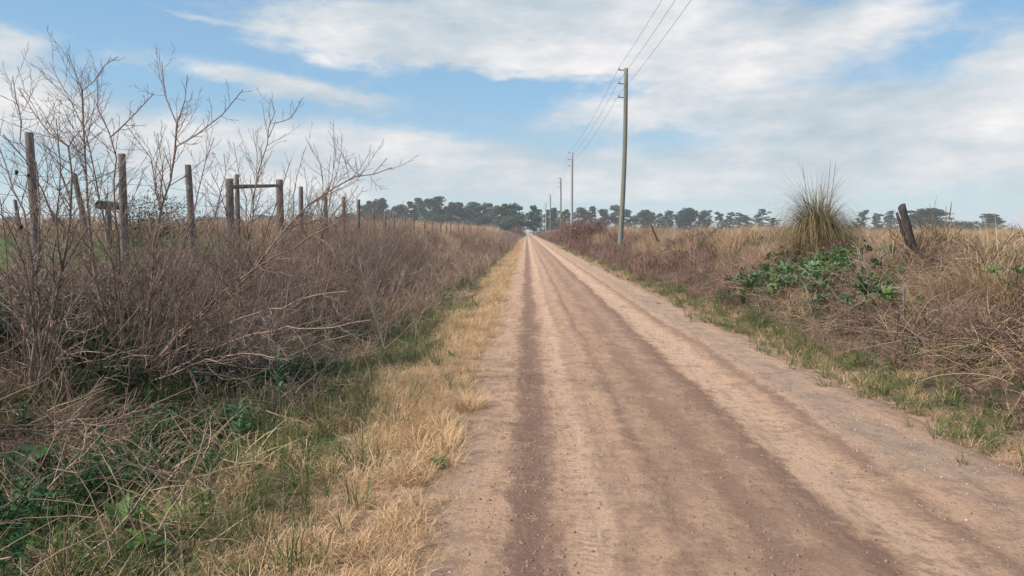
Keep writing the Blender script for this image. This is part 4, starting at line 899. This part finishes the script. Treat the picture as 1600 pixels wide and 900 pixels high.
# ------------------------------------------------------------------ dead flower-head weeds, dry stalks
def dead_heads(px, py, Y_, hgt, nh, label, seed):
    g2 = random.Random(seed); B = at(px, py, Y_); B.z = float(H(B.x, Y_)); root = empty('dead_thistle', B); tag(root, label, 'dead thistle', 'dead thistles with dark heads')
    out = []; heads = []
    n = 9; p = np.array([0., 0, -.05]); d = np.array([g2.gauss(0, .06), 0, 1.]); pts = [p]
    for i in range(n - 1): d = nrm(d + np.array([g2.gauss(0, .06), g2.gauss(0, .06), .05])); pts.append(pts[-1] + d * hgt / (n - 1))
    out.append((np.array(pts), np.linspace(.006, .003, n))); heads.append(pts[-1])
    for k in range(nh - 1):
        i = g2.randint(n // 2, n - 2); a = g2.uniform(0, 6.28); dd = nrm(np.array([math.cos(a), math.sin(a), 1.2])); q = [pts[i]]
        L = hgt * g2.uniform(.12, .3)
        for j in range(3): dd = nrm(dd + np.array([0, 0, .25])); q.append(q[-1] + dd * L / 3)
        out.append((np.array(q), np.linspace(.0035, .002, 4))); heads.append(q[-1])
    hs = .55 if Y_ < 8 else 1
    obj('stem', tubes(out, 4), [M['weed']], root)
    for hp in heads:
        s = g2.uniform(.6, 1.1) * hs; z = np.array([hp + np.array([0, 0, v]) * s for v in (-.01, .0, .02, .04, .055, .06)])
        o = obj('flower_head', tubes([(z, np.array([.004, .018, .026, .024, .014, .004]) * s)], 8), [M['dhead']], root)
dead_heads(3, 420, 6.2, 2.35, 4, 'dead thistle with black seed heads at the left photo edge', 1)
dead_heads(526, 400, 15, .95, 6, 'dead thistle with dark heads in the weeds right of the corner brace', 2)
dead_heads(548, 405, 16, .85, 6, 'dead thistle with dark heads just left of the rounded shrub', 3)
dead_heads(1357, 372, 13.5, .75, 7, 'dead thistle with dark heads between the pampas clump and the broken post', 4)
def stalk(px, Y_, hgt, label, seed, lean=.1):
    g2 = random.Random(seed); X_ = (px - 823) / F * Y_; out = []
    d = nrm(np.array([lean, 0, 1.])); p = np.array([0., 0, -.05]); pts = [p]
    for i in range(9): d = nrm(d + np.array([g2.gauss(0, .08), g2.gauss(0, .06), .05])); pts.append(pts[-1] + d * hgt / 9)
    rad = np.linspace(.008, .002, 10); out.append((np.array(pts), rad)); spawn(out, pts, rad, 1, g2, .1, (.12, .25), (.3, .7), .6, .15, .1, .002)
    o = obj('dry_stalk', tubes(out, 4), [M['weed']]); o.location = (X_, Y_, float(H(X_, Y_))); tag(o, label, 'dry stalk', 'tall dry stalks on the right bank')
stalk(1400, 13.4, 1.2, 'tall dry stalk rising just left of the broken dark post', 1, -.12)
stalk(1432, 14.0, 1.25, 'tall dry stalk rising just right of the broken dark post', 2, .0)
stalk(1345, 14.2, 1.05, 'dry branching stalk right of the large pampas clump', 3, .05)
stalk(1330, 15, .8, 'short dry stalk close to the right side of the large pampas clump', 4, .1)
stalk(1545, 12, .85, 'dry stalk behind the big straw tussock', 5, .0)
stalk(640, 28, 1.3, 'dry stalk above the fence line in front of the left trees', 6, .05)

# ------------------------------------------------------------------ brown brush mounds and the dark pasture bush
def brush(px, Y_, s_, label, mat, n=24, hgt=1.0, spread=.8, seed=1, leaves=None, nm='brush_mound', cat='brush'):
    g2 = random.Random(seed); X_ = (px - 823) / F * Y_; root = empty(nm, (X_, Y_, float(H(X_, Y_)) - .05)); tag(root, label, cat)
    obj('stems', tubes(shrub_lines(g2, n, hgt * s_, spread, .009, 2, .17, .0, .16, .0022, .3 * s_), 3), [M[mat]], root)
    if leaves:
        parts = []
        gg = np.random.default_rng(seed)
        for _ in range(leaves[1]):
            th = gg.uniform(0, 6.28); ph = gg.random() ** .5; rr = hgt * s_ * .62 * gg.uniform(.4, 1)
            c0 = np.array([rr * math.cos(th) * ph, rr * math.sin(th) * ph, hgt * s_ * (.12 + .72 * gg.random() * (1 - .35 * ph))])
            parts.append(leaf(leaves[2], leaves[2] * .4, .4, gg.uniform(-.6, .9), gg.uniform(0, 6.28), c0, .2, 3))
        obj('foliage', merge(parts)[:3], [M[leaves[0]]], root)
    return root
brush(238, 15.0, 1.0, 'dark green twiggy bush in the pasture behind the fence', 'twig', 26, 1.75, .5, 5, ('dleaf', 3000, .07), 'pasture_bush', 'bush')
brush(522, 19.0, 1.0, 'small yellow green leafy bush on the fence line right of the corner brace', 'twig', 8, 1.15, .35, 6, ('bleaf', 260, .07), 'leafy_bush', 'bush')
brush(908, 70, 1.0, 'big brown tangle of brambles left of the nearest power pole', 'weedred', 60, 3.6, .75, 7, ('weedred', 2600, .2))
brush(930, 64, .8, 'brown bramble tangle directly beside the big one nearer the power pole', 'weedred', 50, 3.2, .75, 8, ('weedred', 1600, .18))
brush(885, 84, 1.0, 'brown bramble mound at the foot of the pale grey power pole', 'weedred', 40, 3.4, .75, 9, ('weedred', 1500, .2))
brush(1075, 27, .8, 'dark dead plant standing out on the bank right of the power pole', 'dhead', 26, .85, .45, 10, ('dhead', 380, .09))
brush(1098, 27, .8, 'low green leafed plant beside the dark dead plant', 'twig', 10, .7, .6, 11, ('bleaf', 420, .10), 'green_plant', 'plant')
brush(1160, 20, .7, 'low dark brown bramble mound left of the large pampas clump', 'weedred', 26, .8, 1.0, 12, ('weedred', 500, .07))
brush(1310, 16.8, .7, 'dead brown leaves clump against the right side of the pampas clump', 'dhead', 16, 1.15, .5, 13, ('pampasdead', 420, .09))
brush(810, 190, 1.0, 'purple brown bare thicket at the foot of the left trees near the road', 'weedred', 30, 4.4, .9, 14, ('weedred', 900, .4))

# ------------------------------------------------------------------ single leafy plants one can point at
def plant(name, geo, mat, px, Y_, s_, label, dz=0.0):
    X_ = (px - 823) / F * Y_; o = obj(name, geo, [M[mat]]); o.location = (X_, Y_, float(H(X_, Y_)) + dz); o.scale = (s_, s_, s_); o.rotation_euler.z = px; tag(o, label, 'plant')
def spear(g2): return merge([leaf(.16, .022, .5, .95 - .14 * (k % 6), k * 2.4, (0, 0, .35 + .012 * k), .2, 5, 0, g2) for k in range(26)] + [tubes([(np.array([(0, 0, 0), (.01, 0, .3), (0, .01, .65)]), np.array([.005, .004, .002]))], 5)])[:3]
plant('spear_leaved_plant', spear(rnd), 'sleaf', 428, 5.9, 1.0, 'light green narrow leaved plant standing upright in the ditch', .1)
plant('spear_leaved_plant', spear(rnd), 'sleaf', 362, 4.9, .7, 'pale narrow leaved plant lower in the ditch, left of the straw', .05)
plant('dock_plant', rosette(9, (.2, .32), .09, (.7, 1.3), rnd), 'bleaf', 165, 3.9, .75, 'broad leaved dock plant with big upright leaves at lower left', .05)
plant('dock_plant', rosette(9, (.2, .32), .09, (.3, 1.2), rnd), 'bleaf', 205, 3.7, .7, 'broad leaved dock plant right beside the one at lower left', .05)
plant('dock_plant', rosette(12, (.25, .36), .10, (.3, 1.1), rnd), 'dleaf', 15, 4.9, 1.0, 'large dark leaved plant at the left photo edge above the grass', .15)
plant('green_rosette', rosette(14, (.2, .32), .06, (.3, 1.2), rnd), 'bleaf', 627, 13.0, 1.0, 'bright green rosette among brown weeds beyond the rounded shrub', .15)
plant('green_rosette', rosette(14, (.14, .22), .05, (.5, 1.2), rnd), 'bleaf', 704, 9.3, .6, 'small dark green rosette on the inner edge of the straw verge', .03)
plant('green_rosette', rosette(12, (.1, .18), .04, (.5, 1.2), rnd), 'bleaf', 682, 4.9, .6, 'small green weed at the foot of the straw by the bare earth', .02)
plant('green_rosette', rosette(14, (.2, .34), .07, (.4, 1.2), rnd), 'bleaf', 1205, 14.4, 1.3, 'bright green rosette at the left end of the leaf patch', .2)
plant('green_rosette', rosette(14, (.2, .36), .08, (.4, 1.2), rnd), 'bleaf', 1275, 13.4, 1.4, 'bright green rosette at the lower middle of the leaf patch', .2)

# ------------------------------------------------------------------ distant trees
def tree_mesh(seed, Hh=18., Wd=9., clumps=22, lo=.3, leafn=60, ls=.55, slim=False):
    g2 = np.random.default_rng(seed); g3 = random.Random(seed)
    lines = []; n = 8; p = np.array([0., 0, -.3]); d = np.array([0, 0, 1.]); pts = [p]
    for i in range(n - 1): d = nrm(d + np.array([g3.gauss(0, .06), g3.gauss(0, .06), .1])); pts.append(pts[-1] + d * Hh * .92 / (n - 1))
    lines.append((np.array(pts), np.linspace(.32, .07, n)))
    V, Fl, T = [], [], []; k = 0
    for c_i in range(clumps):
        tt = lo + (1 - lo) * (c_i + g2.random()) / clumps
        i = min(int(tt * (n - 1)), n - 2); bp_ = pts[i] * (1 - (tt * (n - 1) - i)) + pts[i + 1] * (tt * (n - 1) - i)
        u_ = (tt - lo) / (1 - lo); env = math.sqrt(1 - (2 * u_ - .9) ** 2 * .75) * g2.uniform(.6, 1.1) * (1 if not slim else .75); a = g2.uniform(0, 6.28)
        R0 = Wd * .5 * env * g2.uniform(.25, .85)
        cp = bp_ + np.array([math.cos(a) * R0, math.sin(a) * R0, R0 * g2.uniform(-.1, .45)])
        lines.append((np.array([bp_ - np.array([0, 0, .8]), bp_ * .5 + cp * .5 + np.array([0, 0, -.2]), cp, cp + (cp - bp_) * .15]), np.array([.10, .07, .04, .02])))
        cr = Wd * .5 * g2.uniform(.18, .40) * (.85 if slim else 1) * (1.1 - .4 * u_); m = int(leafn * g2.uniform(.7, 1.3))
        u = g2.normal(0, 1, (m, 3)); u /= np.linalg.norm(u, axis=1, keepdims=True); rr = cr * g2.random(m) ** .45
        C = cp + u * rr[:, None] * np.array([1.05, 1.05, .85])
        A = g2.normal(0, 1, (m, 3)); A /= np.linalg.norm(A, axis=1, keepdims=True); B = np.cross(A, g2.normal(0, 1, (m, 3))); B /= np.linalg.norm(B, axis=1, keepdims=True) + 1e-9
        s = ls * g2.uniform(.5, 1.2, m)[:, None]
        q = np.stack([C - A * s, C - B * s * .5, C + A * s, C + B * s * .5], 1).reshape(-1, 3); V.append(q)
        Fl.append(np.arange(m * 4).reshape(-1, 4) + k); k += m * 4; T.append(np.repeat(np.clip(g2.normal(.5, .2) + g2.normal(0, .15, m), 0, 1), 4))
    V = [np.concatenate(V)]; W_ = np.percentile(V[0][:, 0], 98) - np.percentile(V[0][:, 0], 2); kx = Wd / W_; kz = Hh / V[0][:, 2].max()
    V[0] *= np.array([kx, kx, kz]); lines = [(p_ * np.array([kx, kx, kz]), r_) for p_, r_ in lines]
    crown = mk_mesh('crown', np.concatenate(V), np.concatenate(Fl), np.concatenate(T), [M['tree']])
    q = tubes(lines, 5); trunk = mk_mesh('trunk', *q, [M['trunk']], True)
    return trunk, crown
TV = {'full': [tree_mesh(100 + i, 14, 12, 60, .10, 70, .5) for i in range(4)],
      'round': [tree_mesh(200 + i, 14, 9, 46, .2, 55, .45) for i in range(6)],
      'thin': [tree_mesh(300 + i, 14, 7.5, 34, .22, 40, .4, True) for i in range(6)],
      'low': [tree_mesh(400 + i, 10, 13, 34, .05, 70) for i in range(3)]}
def tree(kind, px, top, Y_, wpx, label, i, group=None):
    tr, cr = TV[kind][i % len(TV[kind])]; X_ = (px - 823) / F * Y_; zb = float(H(X_, Y_)); T = at(px, top, Y_)
    base_h = {'full': 14, 'round': 14, 'thin': 14, 'low': 10}[kind]; base_w = {'full': 12, 'round': 9.4, 'thin': 8, 'low': 10}[kind]
    sz = (T.z - zb) / base_h * (1 + .04 * math.sin(i * 2.7)); sx = wpx * Y_ / F / base_w
    if kind in ('thin', 'round'): sx *= 1.12 if px < 823 else .86
    root = empty('distant_tree', (X_, Y_, zb), i * 1.7); tag(root, label, 'tree', group)
    for nm, me in (('trunk', tr), ('crown', cr)): link(nm, me, root, sc=(sx, sx, sz))
GL, GR_ = 'trees in the dark row left of the road', 'trees in the row right of the road'
TREES = [
    ('thin', 475, 327, 470, 22, 'hazy tree seen just right of the slender shrub', GL), ('low', 535, 333, 470, 44, 'low hazy tree behind the last tall fence posts', GL),
    ('round', 569, 315, 400, 30, 'leftmost rounded crown of the dark tree row', GL), ('full', 595, 311, 400, 42, 'broad crown behind the bare shrub tops', GL),
    ('round', 622, 317, 410, 30, 'medium crown left of the loose see-through tree', GL), ('thin', 641, 316, 400, 28, 'loose see-through tree in the left row', GL),
    ('thin', 655, 307, 400, 24, 'tree whose small top tuft sticks up left of the biggest crown', GL), ('full', 680, 306, 390, 46, 'biggest and tallest dark crown of the left tree row', GL),
    ('full', 703, 316, 395, 34, 'dense crown just right of the biggest one', GL), ('round', 717, 313, 400, 26, 'narrow high crown in the middle of the left row', GL),
    ('thin', 731, 318, 400, 20, 'thin crown in the small dip of the left row', GL), ('round', 746, 312, 395, 30, 'tall dark crown above the far pampas clump, left side', GL),
    ('round', 761, 316, 400, 26, 'dark crown directly above the far pampas clump', GL), ('round', 776, 319, 390, 26, 'crown left of the last big tree before the road gap', GL),
    ('full', 797, 317, 340, 46, 'last big dark tree on the left side of the road gap', GL), ('low', 795, 336, 330, 42, 'low dense tree under the last big one by the road', GL),
    ('low', 742, 335, 385, 60, 'low dense tree filling beneath the middle of the left row', GL), ('low', 690, 334, 385, 60, 'low dense tree filling beneath the biggest crown', GL),
    ('round', 834, 317, 330, 24, 'first tall tree right of the road gap leaning over it', GR_), ('thin', 845, 322, 350, 18, 'tree just left of the fourth power pole', GR_),
    ('thin', 857, 326, 370, 20, 'tree between the fourth and fifth power poles', GR_), ('round', 868, 324, 380, 24, 'tree directly left of the third power pole', GR_),
    ('round', 884, 327, 390, 22, 'tree between the third and second power poles', GR_), ('round', 907, 322, 395, 32, 'rounded tree just right of the pale grey power pole', GR_),
    ('thin', 924, 323, 395, 22, 'thin tree behind the big bramble tangle', GR_), ('round', 943, 324, 400, 30, 'tree left of the nearest power pole', GR_),
    ('round', 966, 321, 400, 28, 'tree partly hidden by the nearest power pole', GR_), ('thin', 988, 325, 400, 26, 'tree with a slim top just right of the nearest power pole', GR_),
    ('full', 1013, 327, 400, 32, 'broad tree behind the small leaning stake', GR_), ('thin', 1031, 333, 405, 20, 'lower thin tree right of the broad one behind the stake', GR_),
    ('round', 1043, 326, 400, 22, 'high narrow crown left of the right group', GR_), ('round', 1061, 329, 405, 22, 'crown left of the highest one in the right group', GR_),
    ('full', 1079, 322, 395, 34, 'highest broad crown of the right group', GR_), ('round', 1097, 329, 400, 26, 'last crown of the right group before the sky gap', GR_),
    ('thin', 1126, 329, 400, 20, 'first slim tree after the sky gap', GR_), ('thin', 1137, 331, 405, 18, 'second slim tree after the sky gap, touching the first', GR_),
    ('thin', 1154, 332, 405, 22, 'isolated tree with flat top halfway to the pampas clump', GR_), ('thin', 1172, 334, 400, 24, 'tree with ragged crown left of the tall airy one', GR_),
    ('thin', 1187, 327, 400, 24, 'tall airy tree left of the pampas clump', GR_), ('thin', 1205, 339, 410, 24, 'small tree closest to the left side of the pampas clump', GR_),
    ('thin', 1336, 328, 400, 22, 'slim tree right behind the pampas clump', GR_), ('thin', 1364, 332, 400, 22, 'tree behind the dead thistle heads on the right', GR_),
    ('thin', 1381, 329, 400, 22, 'tree between the dead thistle and the broken post', GR_), ('full', 1445, 325, 360, 64, 'wide rounded tree behind the low pampas clump', GR_),
    ('full', 1416, 334, 370, 40, 'rounded tree hidden behind the broken dark post', GR_), ('round', 1530, 334, 380, 36, 'rounded tree left of the small pampas tuft at the right', GR_),
    ('thin', 1548, 339, 390, 22, 'thin tree right of the last rounded one', GR_), ('low', 1488, 345, 390, 40, 'low tree between the wide rounded tree and the last ones', GR_),
    ('low', 12, 337, 650, 40, 'faint hazy tree on the horizon at the left photo edge', None), ('low', 75, 338, 650, 44, 'faint hazy tree on the horizon right of the tallest fence post', None),
    ('low', 130, 339, 650, 36, 'faint hazy tree on the horizon behind the leaning post', None), ('low', 335, 337, 640, 50, 'faint hazy tree on the horizon left of the corner brace', None),
    ('low', 415, 336, 600, 50, 'faint hazy tree on the horizon framed by the corner brace', None)]
for i, (kd, px, top, Y_, wpx, lb, gp) in enumerate(TREES): tree(kd, px, top, Y_, wpx, lb, i, gp)

# ------------------------------------------------------------------ haze
hzv = [(x, y, z) for z in (-1.6, 34) for y in (-32, 2750) for x in (-2700, 2700)]
hf = np.array([(0, 2, 3, 1), (4, 5, 7, 6), (0, 1, 5, 4), (2, 6, 7, 3), (0, 4, 6, 2), (1, 3, 7, 5)])
hm = bpy.data.materials.new('haze'); hm.use_nodes = True; t = NT(hm.node_tree); t.n.clear()
pv = t.new('ShaderNodeVolumePrincipled'); pv.inputs['Color'].default_value = (.86, .93, 1, 1); pv.inputs['Density'].default_value = .00045; pv.inputs['Anisotropy'].default_value = .1
oo = t.new('ShaderNodeOutputMaterial'); t.l.new(pv.outputs[0], oo.inputs['Volume'])
hz_o = link('haze', mk_mesh('haze', hzv, hf, mats=[hm])); tag(hz_o, 'thin pale blue haze over the far fields and trees', 'haze', kind='stuff')
